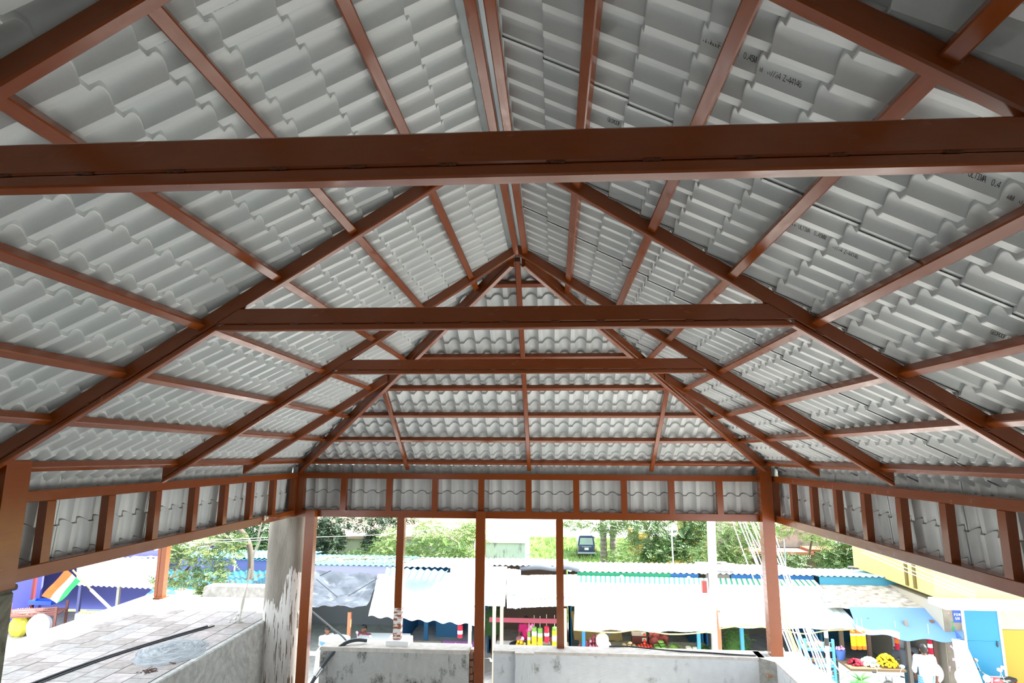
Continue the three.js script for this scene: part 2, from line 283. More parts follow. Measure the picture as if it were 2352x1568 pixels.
// far slope: three jack rafters and purlins between the hips
const yB = (z, off = 0) => HR - SB * (ZA - z) - off / cb;
for (const [x, zt, l] of [[-1.55, ZA - kx * 1.55 - 0.04, 'left'], [-0.005, ZA - 0.09, 'middle'], [1.51, ZA - kx * 1.51 - 0.04, 'right']]) {
  const T = thing('jack_rafter', `slim steel rafter of the far hip slope, ${l} of the three`, 'rafter', [x, 0.07, 0.02]);
  mesh('jack_beam', bar(V(x, yB(zt, 0.03), zt), V(x, yB(-0.02, 0.03), -0.02), 0.05, 0.06, V(0, cb, -sb), { nb: V(0, 0, 1), ch: 0.005 }).translate(-x, -0.07, -0.02), paint, T);
}
[0.40, 0.895, 1.365, 1.86, 2.335, 2.815, 3.29].forEach((s, i) => {
  const z = ZA - s * cb, xh = (ZA - z) / kx - 0.05, T = thing('purlin', `steel purlin across the far hip slope, ${ord[i]} from the top`, 'purlin', [0, yB(z, PD / 2), z], 0, 'purlins of the far slope');
  const cuts = [-xh, xh]; for (const x of [-1.55, -0.005, 1.51]) if (Math.abs(x) < xh - 0.08) cuts.push(x - 0.025, x + 0.025);
  cuts.sort((a, b) => a - b);
  for (let k = 0; k + 1 < cuts.length; k += 2) mesh('purlin_length', bar(V(cuts[k], 0, 0), V(cuts[k + 1], 0, 0), PW, PD, V(0, cb, -sb), { ch: 0.005 }), paint, T);
});
// wall plates, sills and the short posts between them
function grille(name, label, pos, build) { const T = thing(name, label, 'grille', pos); build((n, g) => mesh(n, g.translate(-pos[0], -pos[1], -pos[2]), paint, T)); return T; }
const zPost = [0.637, 1.193, 1.7485, 2.285, 2.8495, 3.41, 3.981, 4.54, 5.10, 5.66, 6.22, 6.78, 7.34, 7.9];
for (const sg of [-1, 1]) { const xi = sg < 0 ? -XW : XE, xo = xi + sg * 0.095;
  grille('fascia_grille', `steel grille of rails and posts along the ${sg < 0 ? 'left' : 'right'} eave`, [xi, -0.473, 4], add => {
    add('top_rail', box(xi, xo, 0, 0.0708, 0.0, 8.42)); add('bottom_rail', box(xi, xo, -0.473, -0.3896, 0.0, 8.42));
    for (const z of zPost) add('post', box(xi, xi + sg * 0.06, -0.3894, -0.0002, z - 0.037, z + 0.037));
    add('post', box(xi, xi + sg * 0.075, -0.3894, -0.0002, 0.002, 0.06));
  });
}
grille('fascia_grille', 'steel grille of rails and posts across the far eave', [0, -0.473, 0], add => {
  add('top_rail', box(-XW + 0.0, XE, 0, 0.0708, -0.095, -0.001)); add('bottom_rail', box(-XW, XE, -0.473, -0.3896, -0.095, -0.001));
  for (const x of [-2.36, -1.773, -1.189, -0.604, -0.012, 0.58, 1.165, 1.742, 2.323]) add('post', box(x - 0.037, x + 0.037, -0.3894, -0.0002, -0.06, 0));
  add('post', box(-XW + 0.001, -XW + 0.085, -0.3894, -0.0002, -0.09, 0.0)); add('post', box(XE - 0.12, XE - 0.06, -0.3894, -0.0002, -0.08, -0.002));
});
// columns
function column(label, x0, x1, y0, y1, z0, z1, extra) { const T = thing('steel_column', label, 'column', [(x0 + x1) / 2, y0, (z0 + z1) / 2]); mesh('shaft', box(x0, x1, y0, y1, z0, z1, 0.008).translate(-T.position.x, -y0, -T.position.z), paint, T); if (extra) extra(T); return T; }
const FL = -2.96;                                              // finished floor inside
column('tall steel column at the far right corner, standing on the parapet', 2.775, 2.915, -1.955, 0.215, -0.02, 0.11, T => { for (let i = 0; i < 4; i++) mesh('weld_bead', merge(weldBeads([V(-0.04 + i * 0.028, 0.004, 0.066)], V(1, 0, 0))), weldMat, T); });
column('steel column at the far left, in front of the plastered pillar', -2.79, -2.672, FL, -0.386, 0.003, 0.11);
column('steel column in the gap between the two parapet walls', -0.652, -0.537, FL, -0.378, 0.003, 0.11);
column('slender steel column with peeling white foot on a white plinth', -1.655, -1.565, -1.90, -0.474, -0.094, -0.004, T => {
  const peel = tex(64, 256, (x, y) => { const n = fbm(x * 5, y * 30, 2, 4); return n > -0.02 ? [225, 219, 212] : [150, 86, 62]; });
  mesh('peeling_paint_sleeve', box(-0.0475, 0.0475, 0, 0.36, -0.0475, 0.0475, 0.008), new THREE.MeshPhysicalMaterial({ map: peel, roughness: 0.6, side: THREE.DoubleSide }), T);
  mesh('plinth', rbox(0.28, 0.12, 0.26, 0.01, 0.02, -0.06, -0.02), M('#f0efec', 0.8), T);
});
column('slender steel column standing behind the right parapet wall', 0.325, 0.413, -2.06, -0.474, -0.094, -0.004);
column('steel column beside the left eave, carrying the middle truss', -2.86, -2.70, -0.44, 0.265, 4.49, 4.66);
// ---------------------------------------------------------------- masonry
const streaks = (seedv, dark, dens, base) => tex(1024, 256, (x, y) => {        // y = 1 is the top of the wall
  const down = fbm(x * 30, y * 2.6, seedv, 4), patch = fbm(x * 8, y * 4, seedv + 5, 4), speck = fbm(x * 120, y * 40, seedv + 9, 3), s = Math.max(0, down * 0.7 + patch * 1.2 - dens) * 2.0;
  const k = Math.min(1, s * (0.6 + speck * 1.4)), g = 12 * fbm(x * 30, y * 8, seedv + 2, 3) + (rnd() - 0.5) * 7;
  return base.map((b, i) => lerp(b + g, dark[i], Math.max(0, k)));
});
const wallMossy = new THREE.MeshPhysicalMaterial({ map: streaks(3, [58, 58, 50], 0.05, [176, 175, 168]), roughness: 0.9, side: THREE.DoubleSide, bumpMap: grain, bumpScale: 0.004 });
const wallPale = new THREE.MeshPhysicalMaterial({ map: streaks(11, [96, 98, 92], 0.24, [206, 208, 208]), roughness: 0.9, side: THREE.DoubleSide, bumpMap: grain, bumpScale: 0.003 });
const cement = new THREE.MeshPhysicalMaterial({ map: tex(256, 256, (x, y) => { const v = 40 * tileable(x, y, 3, 1) + 18 * tileable(x, y, 9, 7) + (rnd() - 0.5) * 12; return [164 + v, 163 + v, 157 + v]; }), roughness: 0.92, side: THREE.DoubleSide, bumpMap: grain, bumpScale: 0.004 });
const shadedCement = new THREE.MeshPhysicalMaterial({ map: tex(256, 256, (x, y) => { const v = 50 * tileable(x, y, 2, 31) + 20 * tileable(x, y, 9, 37) + (rnd() - 0.5) * 10; return [108 + v, 107 + v, 94 + v]; }), roughness: 0.95, side: THREE.DoubleSide, bumpMap: grain, bumpScale: 0.004 });  // cement darkened so that the left pillar's shade is in its colour
const copingMat = new THREE.MeshPhysicalMaterial({ map: tex(256, 256, (x, y) => { const v = 30 * tileable(x, y, 2.5, 4) + 14 * tileable(x, y, 10, 2) + (rnd() - 0.5) * 8; return [196 + v, 188 + v, 178 + v]; }), roughness: 0.88, side: THREE.DoubleSide, bumpMap: grain, bumpScale: 0.003 });
function uvScale(g, sx, sy, ox = 0, oy = 0) { const u = g.attributes.uv; for (let i = 0; i < u.count; i++) u.setXY(i, u.getX(i) * sx + ox, u.getY(i) * sy + oy); return g; }
// wall body with its face mapped once over the whole length: u along x, v up
function wallBox(x0, x1, y0, y1, z0, z1) { const g = box(x0, x1, y0, y1, z0, z1, 0.012), p = g.attributes.position, u = g.attributes.uv; for (let i = 0; i < u.count; i++) u.setXY(i, (p.getX(i) - x0 + (p.getZ(i) - z0)) / (x1 - x0), (p.getY(i) - y0) / (y1 - y0)); return g; }
const floorMat = new THREE.MeshPhysicalMaterial({ map: tex(256, 256, (x, y) => { const v = 36 * tileable(x, y, 3, 21) + 18 * tileable(x, y, 9, 17) + (rnd() - 0.5) * 12; return [184 + v, 183 + v, 180 + v]; }), roughness: 0.9, side: THREE.DoubleSide });
struct(mesh('floor', uvScale(box(-3.2, 3.2, FL - 0.2, FL, -0.1, 11.3), 0.7, 0.7), floorMat), 'cement floor of the upper storey');
const YC = -1.955;                                             // top of the coping
{ const r = structGroup('wall_back', 'low parapet wall across the far side, in two lengths');
  const a = mesh('stained_parapet', wallBox(-2.49, -0.705, FL, YC - 0.045, -0.09, 0.155), wallMossy, r); tag(a, 'grey parapet length with black mould stains');
  mesh('coping', [uvScale(box(-2.495, -0.70, YC - 0.045, YC, -0.11, 0.16, 0.014), 0.8, 0.8), uvScale(rbox(0.06, 0.16, 0.24, 0.03, -2.47, YC - 0.12, 0.03), 1, 1)], copingMat, r);
  // broken brick end by the gap
  const br = []; for (let i = 0; i < 9; i++) br.push(rbox(0.03 + rr(0, 0.03), 0.055 + rr(0, 0.02), 0.2, 0.012, -0.70 + rr(0, 0.02), YC - 0.08 - i * 0.075, 0.03)); mesh('broken_brick_edge', br, M('#7d5640', 0.9), r);
  const b = mesh('pale_parapet', wallBox(-0.42, 2.62, FL, YC - 0.03, -0.09, 0.14), wallPale, r); tag(b, 'pale whitewashed parapet length');
  mesh('coping', uvScale(box(-0.425, 2.7, YC - 0.03, YC, -0.11, 0.145, 0.014), 0.8, 0.8), copingMat, r);
  mesh('pier', wallBox(-0.16, 0.055, FL, YC - 0.02, 0.14, 0.205), wallPale, r); mesh('pier_cap', box(-0.165, 0.06, YC - 0.02, YC + 0.001, 0.1, 0.21, 0.01), copingMat, r);
  const ch = new THREE.Shape([[2.62, -0.14], [2.77, -0.31], [3.06, -0.31], [3.06, 0.1], [2.62, 0.1]].map(p => new THREE.Vector2(...p)));
  const blk = new THREE.ExtrudeGeometry(ch, { depth: YC - FL, bevelEnabled: false }).rotateX(-Math.PI / 2).translate(0, FL, 0); mesh('corner_pier', uvScale(blk, 1, 1), cement, r);
  mesh('weep_hole_brick', rbox(0.055, 0.03, 0.05, 0.008, 2.70, YC - 0.16, 0.235), M('#b98f72', 0.85), r);
}
{ const r = structGroup('wall_right', 'low parapet wall along the right side');
  mesh('parapet', uvScale(box(2.765, 3.02, FL, YC - 0.02, 0.312, 11.3), 0.8, 0.8), wallPale, r); mesh('coping', uvScale(box(2.755, 3.16, YC - 0.02, YC + 0.002, -0.1, 11.3, 0.012), 0.8, 0.8), copingMat, r); }
// terrace of square clay tiles on the left
const YT = -1.72;
{ const r = structGroup('terrace', 'tiled terrace outside the left side');
  mesh('slab', box(-5.42, -3.27, YT - 1.3, YT - 0.012, -1.35, 9.5), cement, r);
  mesh('rim_wall', uvScale(box(-3.34, -3.265, FL, YT + 0.0, -0.2, 9.5, 0.012), 0.7, 0.7), cement, r);
  const mats = [[158, 147, 142], [149, 142, 137], [164, 154, 149], [140, 130, 123]].map((c, i) => new THREE.MeshPhysicalMaterial({ map: tex(64, 64, (x, y) => { const v = 34 * fbm(x * 3, y * 3, i * 4, 3) + (rnd() - 0.5) * 8; return [c[0] + v, c[1] + v, c[2] + v]; }), roughness: 0.85, side: THREE.DoubleSide, bumpMap: grain, bumpScale: 0.002 }));
  const g = rbox(0.234, 0.02, 0.234, 0.004, 0, 0, 0, 1), far = [];
  for (let i = 0; i < 8; i++) for (let k = 0; k < 44; k++) {
    const x = -3.46 - i * 0.24, z = -1.2 + k * 0.24 + (i % 2) * 0.12, y = YT - 0.01 + rr(-0.0015, 0.0015);
    if (k > 16) { far.push(g.clone().translate(x, y, z)); continue; }
    const m = mesh('floor_tile', g, mats[(rnd() * 4) | 0], r); m.position.set(x, y, z); m.rotation.y = rr(-0.006, 0.006) + (rnd() > 0.5 ? Math.PI : 0);
  }
  const f = mesh('more_floor_tiles', merge(far), mats[0], r); f.userData.kind = 'stuff';
  mesh('kerb', uvScale(box(-5.48, -5.37, YT - 0.02, YT + 0.045, -1.35, 9.5, 0.015), 0.7, 0.7), copingMat, r);
  mesh('low_parapet', uvScale(box(-4.75, -3.3, YT - 0.02, YT + 0.14, -1.45, -1.22, 0.02), 0.7, 0.7), cement, r);
  mesh('lower_wall', box(-5.40, -3.3, -6.5, YT - 1.3, -1.3, 9.4), M('#c9c2b4', 0.9), r);
}
struct(mesh('wall_lower', box(-3.2, 3.1, -6.5, FL - 0.2, -0.08, 11.2), M('#bdb7aa', 0.9)), 'storey below the terrace');
// plastered corner pillar: cement patch above, peeling white paint below
{ const pill = tex(256, 512, (x, y) => {
    const edge = 0.575 + 0.10 * fbm(x * 3.2, 1.3, 2, 3) + 0.17 * Math.min(1, Math.max(0, (x - 0.5) / 0.25)) + 0.05 * fbm(x * 30, y * 6, 4, 3), g = (rnd() - 0.5) * 12;
    if (y > edge) { const v = 46 * fbm(x * 2.5, y * 3, 8, 4) + g, d = y < edge + 0.3 ? -16 * Math.max(0, fbm(x * 3, y * 4, 12, 3) + 0.5) : 0; return [138 + v + d, 131 + v + d, 119 + v + d]; }
    const n = fbm(x * 26, y * 7, 3, 4); if (n > 0.16) return [112 + g, 100 + g, 84 + g]; const v = 20 * fbm(x * 8, y * 4, 1, 3) + g; return [206 + v, 200 + v, 192 + v];
  });
  const sh = new THREE.Shape(), R = 0.10, w = 0.225; sh.absarc(w - R, w - R, R, 0, Math.PI / 2); sh.absarc(-w + R, w - R, R, Math.PI / 2, Math.PI); sh.absarc(-w + R, -w + R, R, Math.PI, Math.PI * 1.5); sh.absarc(w - R, -w + R, R, Math.PI * 1.5, Math.PI * 2);
  const P = sh.getSpacedPoints(48), g = grid((s, t) => { const p = P[Math.min(47, Math.round(s * 48) % 48)]; const q = 1 + 0.012 * fbm(p.x * 8, t * 12, p.y * 8, 3); return V(p.x * q, lerp(FL, -0.476, t), p.y * q); }, 48, 60);
  const u = g.attributes.uv, ps = g.attributes.position; for (let i = 0; i < u.count; i++) u.setXY(i, (ps.getX(i) + 0.225) / 0.45, (ps.getY(i) - FL) / 2.48 );
  const o = mesh('plastered_pillar', [g, new THREE.ExtrudeGeometry(sh, { depth: 0.02, bevelEnabled: false }).rotateX(-Math.PI / 2).translate(0, -0.497, 0)], new THREE.MeshPhysicalMaterial({ map: pill, roughness: 0.92, side: THREE.DoubleSide, bumpMap: grain, bumpScale: 0.004 }));
  o.position.set(-3.105, 0, -0.23); tag(o, 'rounded plaster pillar with grey cement patch and peeling white paint', 'pillar'); }
{ const o = mesh('concrete_pillar', [uvScale(box(-3.2, -2.80, FL, -0.46, 4.38, 4.72, 0.03), 1, 1), uvScale(rbox(0.44, 0.035, 0.36, 0.012, -3.0, -0.455, 4.55), 1, 1)], shadedCement); tag(o, 'rough grey concrete pillar at the left edge under the steel column', 'pillar'); }
// unseen walls on three sides, added to keep light from behind the viewer low
{ const wm = M('#8c8c8a', 0.92), s = new THREE.Shape([[-2.96, FL], [2.93, FL], [2.93, 0.16], [1.8, 0.86], [-1.8, 0.86], [-2.96, 0.16]].map(p => new THREE.Vector2(...p)));
  struct(mesh('added_wall_front', new THREE.ExtrudeGeometry(s, { depth: 0.2, bevelEnabled: false }).translate(0, 0, 10.2), wm), 'unseen wall added behind the viewer to block light');
  struct(mesh('added_wall_left', box(-3.06, -2.97, FL, -0.474, 6.3, 10.2), wm), 'unseen wall added on the left to block light'); struct(mesh('added_wall_side', box(2.94, 3.06, YC, -0.474, 6.3, 10.2), wm), 'unseen wall added on the right to block light'); }
// ---------------------------------------------------------------- ground and buildings outside
const GY = -6.5;
const dust = new THREE.MeshPhysicalMaterial({ map: tex(256, 256, (x, y) => { const v = 34 * tileable(x, y, 2.5, 4) + 18 * tileable(x, y, 11, 2) + (rnd() - 0.5) * 16; return [196 + v, 192 + v, 186 + v]; }), roughness: 0.95, side: THREE.DoubleSide });
const soil = new THREE.MeshPhysicalMaterial({ map: tex(256, 256, (x, y) => { const v = 30 * tileable(x, y, 3, 9) + 22 * tileable(x, y, 12, 5) + (rnd() - 0.5) * 22; return [112 + v, 136 + v, 66 + v * 0.7]; }), roughness: 0.95, side: THREE.DoubleSide });
const flat = (x0, x1, z0, z1, y, s = 0.25) => { const g = new THREE.PlaneGeometry(x1 - x0, z1 - z0).rotateX(-Math.PI / 2).translate((x0 + x1) / 2, y, (z0 + z1) / 2); return uvScale(g, (x1 - x0) * s, (z1 - z0) * s); };
struct(mesh('street', flat(-70, 70, -19.6, 60, GY), dust), 'dusty market street');
struct(mesh('grass_field', [flat(-70, 70, -52, -19.5, -7.12)], soil), 'overgrown grass lot behind the stalls');
struct(mesh('sandy_ground', [flat(-140, 140, -170, -51.9, -7.1, 0.1)], dust), 'open sandy ground beyond the grass');
// tufts of grass, nobody could count them
{ const blade = []; for (let i = 0; i < 7; i++) { const a = i * 0.9, r = 0.05; blade.push(new THREE.BufferGeometry().setFromPoints([V(Math.cos(a) * r, 0, Math.sin(a) * r), V(Math.cos(a) * r + 0.03, 0, Math.sin(a) * r + 0.02), V(Math.cos(a) * 0.26, 0.42 + 0.1 * Math.sin(i * 3), Math.sin(a) * 0.26)])); blade[i].computeVertexNormals(); }
  const n = 5200, im = new THREE.InstancedMesh(merge(blade), M('#ffffff', 0.8, { transmission: 0.15 }), n), m4 = new THREE.Matrix4(), c = new THREE.Color(); im.name = 'grass_tufts';
  for (let i = 0; i < n; i++) { const z = rr(-51, -22), x = rr(-7, 13) * (1 + (-z - 22) * 0.02); m4.makeRotationY(rr(0, 6.3)).scale(V(rr(0.8, 1.7), rr(0.5, 1.3), rr(0.8, 1.7))).setPosition(x, -7.12, z); im.setMatrixAt(i, m4); im.setColorAt(i, c.setRGB(rr(0.16, 0.26), rr(0.28, 0.40), rr(0.06, 0.12))); }
  scene.add(im); im.castShadow = im.receiveShadow = true; im.userData = { kind: 'stuff', label: 'bright green grass growing in the lot behind the stalls', category: 'grass' }; }
const mossWall = (base, dark, sd, dn) => new THREE.MeshPhysicalMaterial({ map: streaks(sd, dark, dn, base), roughness: 0.92, side: THREE.DoubleSide });
const wallUV = (g, x0, y0, w, h) => { const p = g.attributes.position, u = g.attributes.uv; for (let i = 0; i < u.count; i++) u.setXY(i, (p.getX(i) - x0 - p.getZ(i)) / w, (p.getY(i) - y0) / h); return g; };
{ const T = thing('flat_roofed_building', 'long low building with pale green streaked wall behind the left bushes', 'building', [-9, -7.12, -28]); const L = g => g.translate(9, 7.12, 28);
  const gm = mossWall([150, 156, 136], [58, 62, 50], 21, 0.06);
  mesh('wall', L(wallUV(box(-15.5, -3.75, -7.12, -3.98, -31, -25, 0.02), -15.5, -7.12, 11.7, 3.2)), gm, T);
  mesh('roof_slab', L(uvScale(box(-15.6, -3.65, -3.98, -3.84, -31.1, -24.85, 0.02), 0.2, 0.2)), M('#a98f80', 0.9), T);
  mesh('roof_parapet', L(box(-15.5, -3.8, -3.84, -3.45, -31, -30.8, 0.02)), M('#c9b6a4', 0.9), T); mesh('drain_pipe', L(rod(V(-10.9, -7.12, -24.93), V(-10.9, -4, -24.93), 0.05)), M('#8d9088', 0.6), T);
  mesh('wall_band', L(box(-15.5, -3.76, -5.05, -4.97, -24.98, -24.93)), M('#8c8a74', 0.9), T); }
{ const T = thing('block_building', 'small flat-topped building with mossy mint wall beside the grass lot', 'building', [-2.8, -7.12, -30]); const L = g => g.translate(2.8, 7.12, 30);
  mesh('wall', L(wallUV(box(-3.62, -1.25, -7.12, -4.36, -33.5, -27, 0.02), -3.62, -7.12, 3.2, 2.9)), mossWall([168, 180, 170], [62, 68, 60], 33, 0.05), T);
  mesh('roof_slab', L(box(-3.66, -1.2, -4.36, -4.22, -33.6, -26.9, 0.02)), M('#d8cfc2', 0.9), T);
  const pm = M('#b5ada0', 0.92);
  mesh('roof_parapet', L(box(-2.05, -1.25, -4.22, -3.98, -30.2, -30.0, 0.02)), pm, T); mesh('roof_parapet', L(box(-1.5, -1.25, -4.22, -3.985, -33.29, -30.22, 0.02)), pm, T); mesh('roof_parapet', L(box(-3.62, -1.9, -4.22, -3.86, -33.5, -33.3, 0.02)), pm, T);
  mesh('lamp_bracket', L(tube([V(-1.25, -5.3, -29), V(-0.9, -5.2, -29), V(-0.6, -5.35, -29), V(-0.5, -5.6, -29)], 0.02, 12, 5)), M('#8a8f88', 0.5), T); mesh('lamp_head', L(ball(0.12, -0.48, -5.66, -29, 1, 0.5, 1)), M('#e8ecea', 0.4), T); }
{ const T = thing('terraced_building', 'old building with black moss on its lower wall and a red ledge', 'building', [13, -7.12, -28]); const L = g => g.translate(-13, 7.12, 28);
  mesh('lower_wall', L(wallUV(box(9.6, 17, -7.12, -4.5, -30, -26, 0.02), 9.6, -7.12, 6, 2.6)), mossWall([108, 99, 80], [30, 32, 26], 41, -0.05), T);
  mesh('ledge', L(box(9.5, 13.3, -4.55, -4.42, -27, -25.6, 0.02)), M('#b57862', 0.9), T); mesh('ledge', L(box(13.1, 17.1, -4.42, -4.3, -27, -25.7, 0.02)), M('#96604c', 0.9), T);
  mesh('upper_wall', L(wallUV(box(9.6, 17, -4.45, -3.25, -30, -27.5, 0.02), 9.6, -4.45, 6, 1.6)), mossWall([172, 158, 148], [100, 92, 82], 47, 0.05), T);
  mesh('roof_slab', L(box(9.5, 17.1, -3.25, -3.12, -30.1, -27.3, 0.02)), M('#d9d2c6', 0.9), T); }
{ const T = thing('yellow_house', 'yellow house with dark window far behind the terraced building', 'building', [15, -7.12, -40]); const L = g => g.translate(-15, 7.12, 40);
  mesh('wall', L(box(10, 24, -7.12, 1.5, -44, -38, 0.02)), M('#b08c34', 0.9), T); for (const x of [16.1, 19]) { const w = mesh('window', L(box(x, x + 1.25, -3.7, -2.9, -38.05, -37.95)), M('#1e1c18', 0.5), T); for (let i = 1; i < 4; i++) mesh('bar', L(box(x, x + 1.25, -3.7 + i * 0.2 - 0.02, -3.7 + i * 0.2 + 0.02, -37.94, -37.9)), M('#5a5448', 0.6), w); } }
{ const T = thing('wall_pier', 'ochre yellow wall pier among the trees behind the palms', 'pier', [5.1, -7.12, -30]); mesh('pier_body', box(-0.5, 0.0, 0, 3.25, -0.4, 0.4, 0.02), M('#8d7846', 0.9), T); mesh('pier_face', box(0.02, 0.55, 0, 3.0, -0.3, 0.4, 0.02), M('#b8923a', 0.9), T); const w = mesh('boundary_wall', box(0.56, 4.2, 0, 1.7, -0.2, 0.1, 0.02), M('#cfae58', 0.9), T); }  // pier of the yellow boundary wall
// yellow building at the right with ledge, sign and blue door
{ const T = thing('yellow_building', 'yellow building with white ledge and tall blue door at the right', 'building', [14, GY, -13]); const L = g => g.translate(-14, -GY, 13);
  const ym = new THREE.MeshPhysicalMaterial({ map: tex(256, 256, (x, y) => { const s = Math.max(0, fbm(x * 4, y * 9, 6, 4) - 0.16) * 260, v = (rnd() - 0.5) * 8; return [200 - s * 0.3 + v, 184 - s * 0.35 + v, 116 - s * 0.2 + v]; }), roughness: 0.9, side: THREE.DoubleSide });
  mesh('upper_wall', L(wallUV(box(11.35, 22, -3.72, 1.5, -17, -12, 0.02), 11.35, -3.7, 5, 5)), ym, T);
  mesh('lower_wall', L(box(11.5, 22, GY, -3.9, -16.9, -12.0, 0.02)), M('#b3aa98', 0.9), T); mesh('yellow_dado', L(box(12.98, 22, GY, -4.55, -11.99, -11.96)), M('#a8913a', 0.85), T);
  mesh('ledge', L(box(11.2, 22, -3.9, -3.72, -12.1, -11.3, 0.02)), M('#e6ecef', 0.85), T);
  const d = mesh('door', L(box(12.06, 12.98, GY + 0.02, -3.94, -12.04, -11.94, 0.01)), M('#1d7fa4', 0.45), T); mesh('door_rail', L(box(12.08, 12.96, -4.88, -4.86, -11.94, -11.925)), M('#2787aa', 0.5), d); mesh('handle', L(box(12.86, 12.9, -5.0, -4.85, -11.94, -11.9)), M('#3a4348', 0.3), d);
  mesh('door_frame', L(merge([box(12.0, 12.06, GY, -3.92, -12.04, -11.92), box(12.98, 13.05, GY, -3.92, -12.04, -11.92)])), M('#e9e6dc', 0.8), T);
  // painted mural at the foot of the wall and a blue notice
  const mural = tex(256, 256, (x, y) => { const n = fbm(x * 4, y * 4, 3, 3), f = fbm(x * 9, y * 9, 14, 2); if (y < 0.42 && n > 0.02) return [78, 140, 88]; if (f > 0.24) return [226, 178, 196]; return [136 + n * 50, 128 + n * 46, 114 + n * 40]; });
  mesh('mural', L(uvScale(box(11.52, 12.0, GY + 0.05, -3.95, -12.0, -11.985), 0.7, 0.5)), new THREE.MeshPhysicalMaterial({ map: mural, roughness: 0.9, side: THREE.DoubleSide }), T);
  const cv = document.createElement('canvas'); cv.width = 128; cv.height = 256; const cx = cv.getContext('2d'); cx.fillStyle = '#2c4fa6'; cx.fillRect(0, 0, 128, 256); cx.fillStyle = '#dfe6f4'; cx.font = 'bold 54px sans-serif'; cx.textAlign = 'center'; cx.fillText('FOR', 64, 150); cx.fillText('UK', 64, 212);
  const ct = new THREE.CanvasTexture(cv); ct.colorSpace = THREE.SRGBColorSpace; const nb = new THREE.PlaneGeometry(0.24, 0.44).translate(11.9, -4.16, -11.975); mesh('blue_notice', L(nb), new THREE.MeshPhysicalMaterial({ map: ct, roughness: 0.6, side: THREE.DoubleSide }), T);
  for (const z of [-12.9, -13.35]) { const w = mesh('window_bar', L(box(11.3, 11.35, -3.65, -2.9, z - 0.1, z + 0.02)), M('#6f5c24', 0.7), T); }
}
// utility pole, street pole, garden lamp, wires
{ const p = at(1637, 1365, -13), T = thing('utility_pole', 'square pale concrete utility pole between the two striped awnings', 'pole', [p.x, GY, -13]); mesh('pole_shaft', bar(V(0, 0, 0), V(0.09, 7.5, 0), 0.23, 0.2, V(0, 0, 1), { ch: 0.02 }), M('#d9d5cb', 0.9), T); mesh('meter_box', box(-0.32, -0.18, 2.6, 2.95, -0.08, 0.08), M('#8c3a34', 0.6), T); }
{ const T = thing('steel_pole', 'thin grey steel pole with black band beside the blue rack', 'pole', [7.0, GY, -9]); mesh('pole_shaft', rod(V(0, 0, 0), V(0, 2.55, 0), 0.05, 12), M('#b9c0c2', 0.35, { metalness: 0.5 }), T); mesh('black_band', rod(V(0, 2.22, 0), V(0, 2.4, 0), 0.054, 12), M('#25282a', 0.5), T); }
{ const a = at(1548, 1302, -20), T = thing('hook_pole', 'thin white pole with curled hook top before the trees', 'pole', [a.x, -7.12, -20]); mesh('pole_shaft', tube([V(0, 0, 0), V(0, 2, 0), V(-0.03, 4.25, 0), V(0.02, 4.5, 0), V(0.16, 4.5, 0), V(0.2, 4.25, 0)], 0.03, 40, 6), M('#eef2f2', 0.5), T); mesh('cross_arm', rod(V(-0.03, 4.1, 0), V(0.2, 4.18, 0), 0.025), M('#eef2f2', 0.5), T); }
{ const a = at(1805, 1305, -22), T = thing('iron_pole', 'thin grey pole in front of the mossy terraced building', 'pole', [a.x, -7.12, -22]); mesh('pole_shaft', rod(V(0, 0, 0), V(0, 3.75, 0), 0.03), M('#9aa2a4', 0.5), T); }
function wire(label, pts, r, mat, group) { return tag(mesh('cable', tube(pts, r, 24, 5), mat), label, 'cable', group); }
const wWhite = M('#e9eef0', 0.6), wYel = M('#e6cf4a', 0.6), wBlue = M('#bfe0e6', 0.6);
for (let i = 0; i < 11; i++) { const a = at(1668 + i * 9 + rr(-3, 3), 1150, -13), b = at(1862 + i * 8, 1640, 0.2 - i * 0.06); const m = a.clone().lerp(b, 0.55).add(V(rr(-0.06, 0.06), rr(-0.14, 0.02), 0)); wire('pale service cable in the thick bundle running down past the right corner column', [a, m, b], 0.011, wWhite, 'bundle of pale cables'); }
wire('yellow cable coming down to the right of the pale bundle', [at(1745, 1190, -12.5), at(1815, 1450, -5), at(1890, 1590, -1)], 0.012, wYel);
wire('yellow cable nearest the bundle, crossing the blue rack', [at(1730, 1200, -12.5), at(1806, 1450, -5), at(1872, 1580, -1)], 0.010, wYel);
wire('upper of two thin blue-white wires slanting past the steel pole', [at(1866, 1446, -9.5), at(1905, 1510, -8), at(1970, 1590, -6)], 0.012, wBlue); wire('lower of two thin blue-white wires slanting past the steel pole', [at(1855, 1440, -9.5), at(1897, 1500, -8), at(1955, 1575, -6)], 0.012, wBlue);
for (const [u0, v0, u1, v1, l] of [[1695, 1195, 1752, 1320, 'left'], [1708, 1195, 1765, 1290, 'right']]) wire(`single white wire slanting behind the corner column, ${l} of the pair`, [at(u0, v0, -12), at((u0 + u1) / 2, (v0 + v1) / 2 + 2, -9), at(u1, v1, -6)], 0.009, wWhite);
for (const [dv, l] of [[0, 'upper'], [10, 'middle'], [18, 'lowest']]) wire(`white overhead wire sagging under the right eave, ${l} of three`, [at(1980, 1250 + dv, -9), at(2100, 1302 + dv, -9), at(2240, 1360 + dv * 0.8, -9)], 0.011, dv === 10 ? wBlue : wWhite);
for (const [v0, v1, l] of [[1241, 1234, 'upper'], [1246, 1239, 'lower']]) wire(`thin white wire before the left tree, ${l} of two`, [at(430, v0, -11), at(520, (v0 + v1) / 2 + 1, -11), at(615, v1, -11)], 0.008, wWhite);
wire('thin wire crossing in front of the far left bushes', [at(725, 1233, -14), at(860, 1228, -14), at(1000, 1215, -14)], 0.008, wWhite);
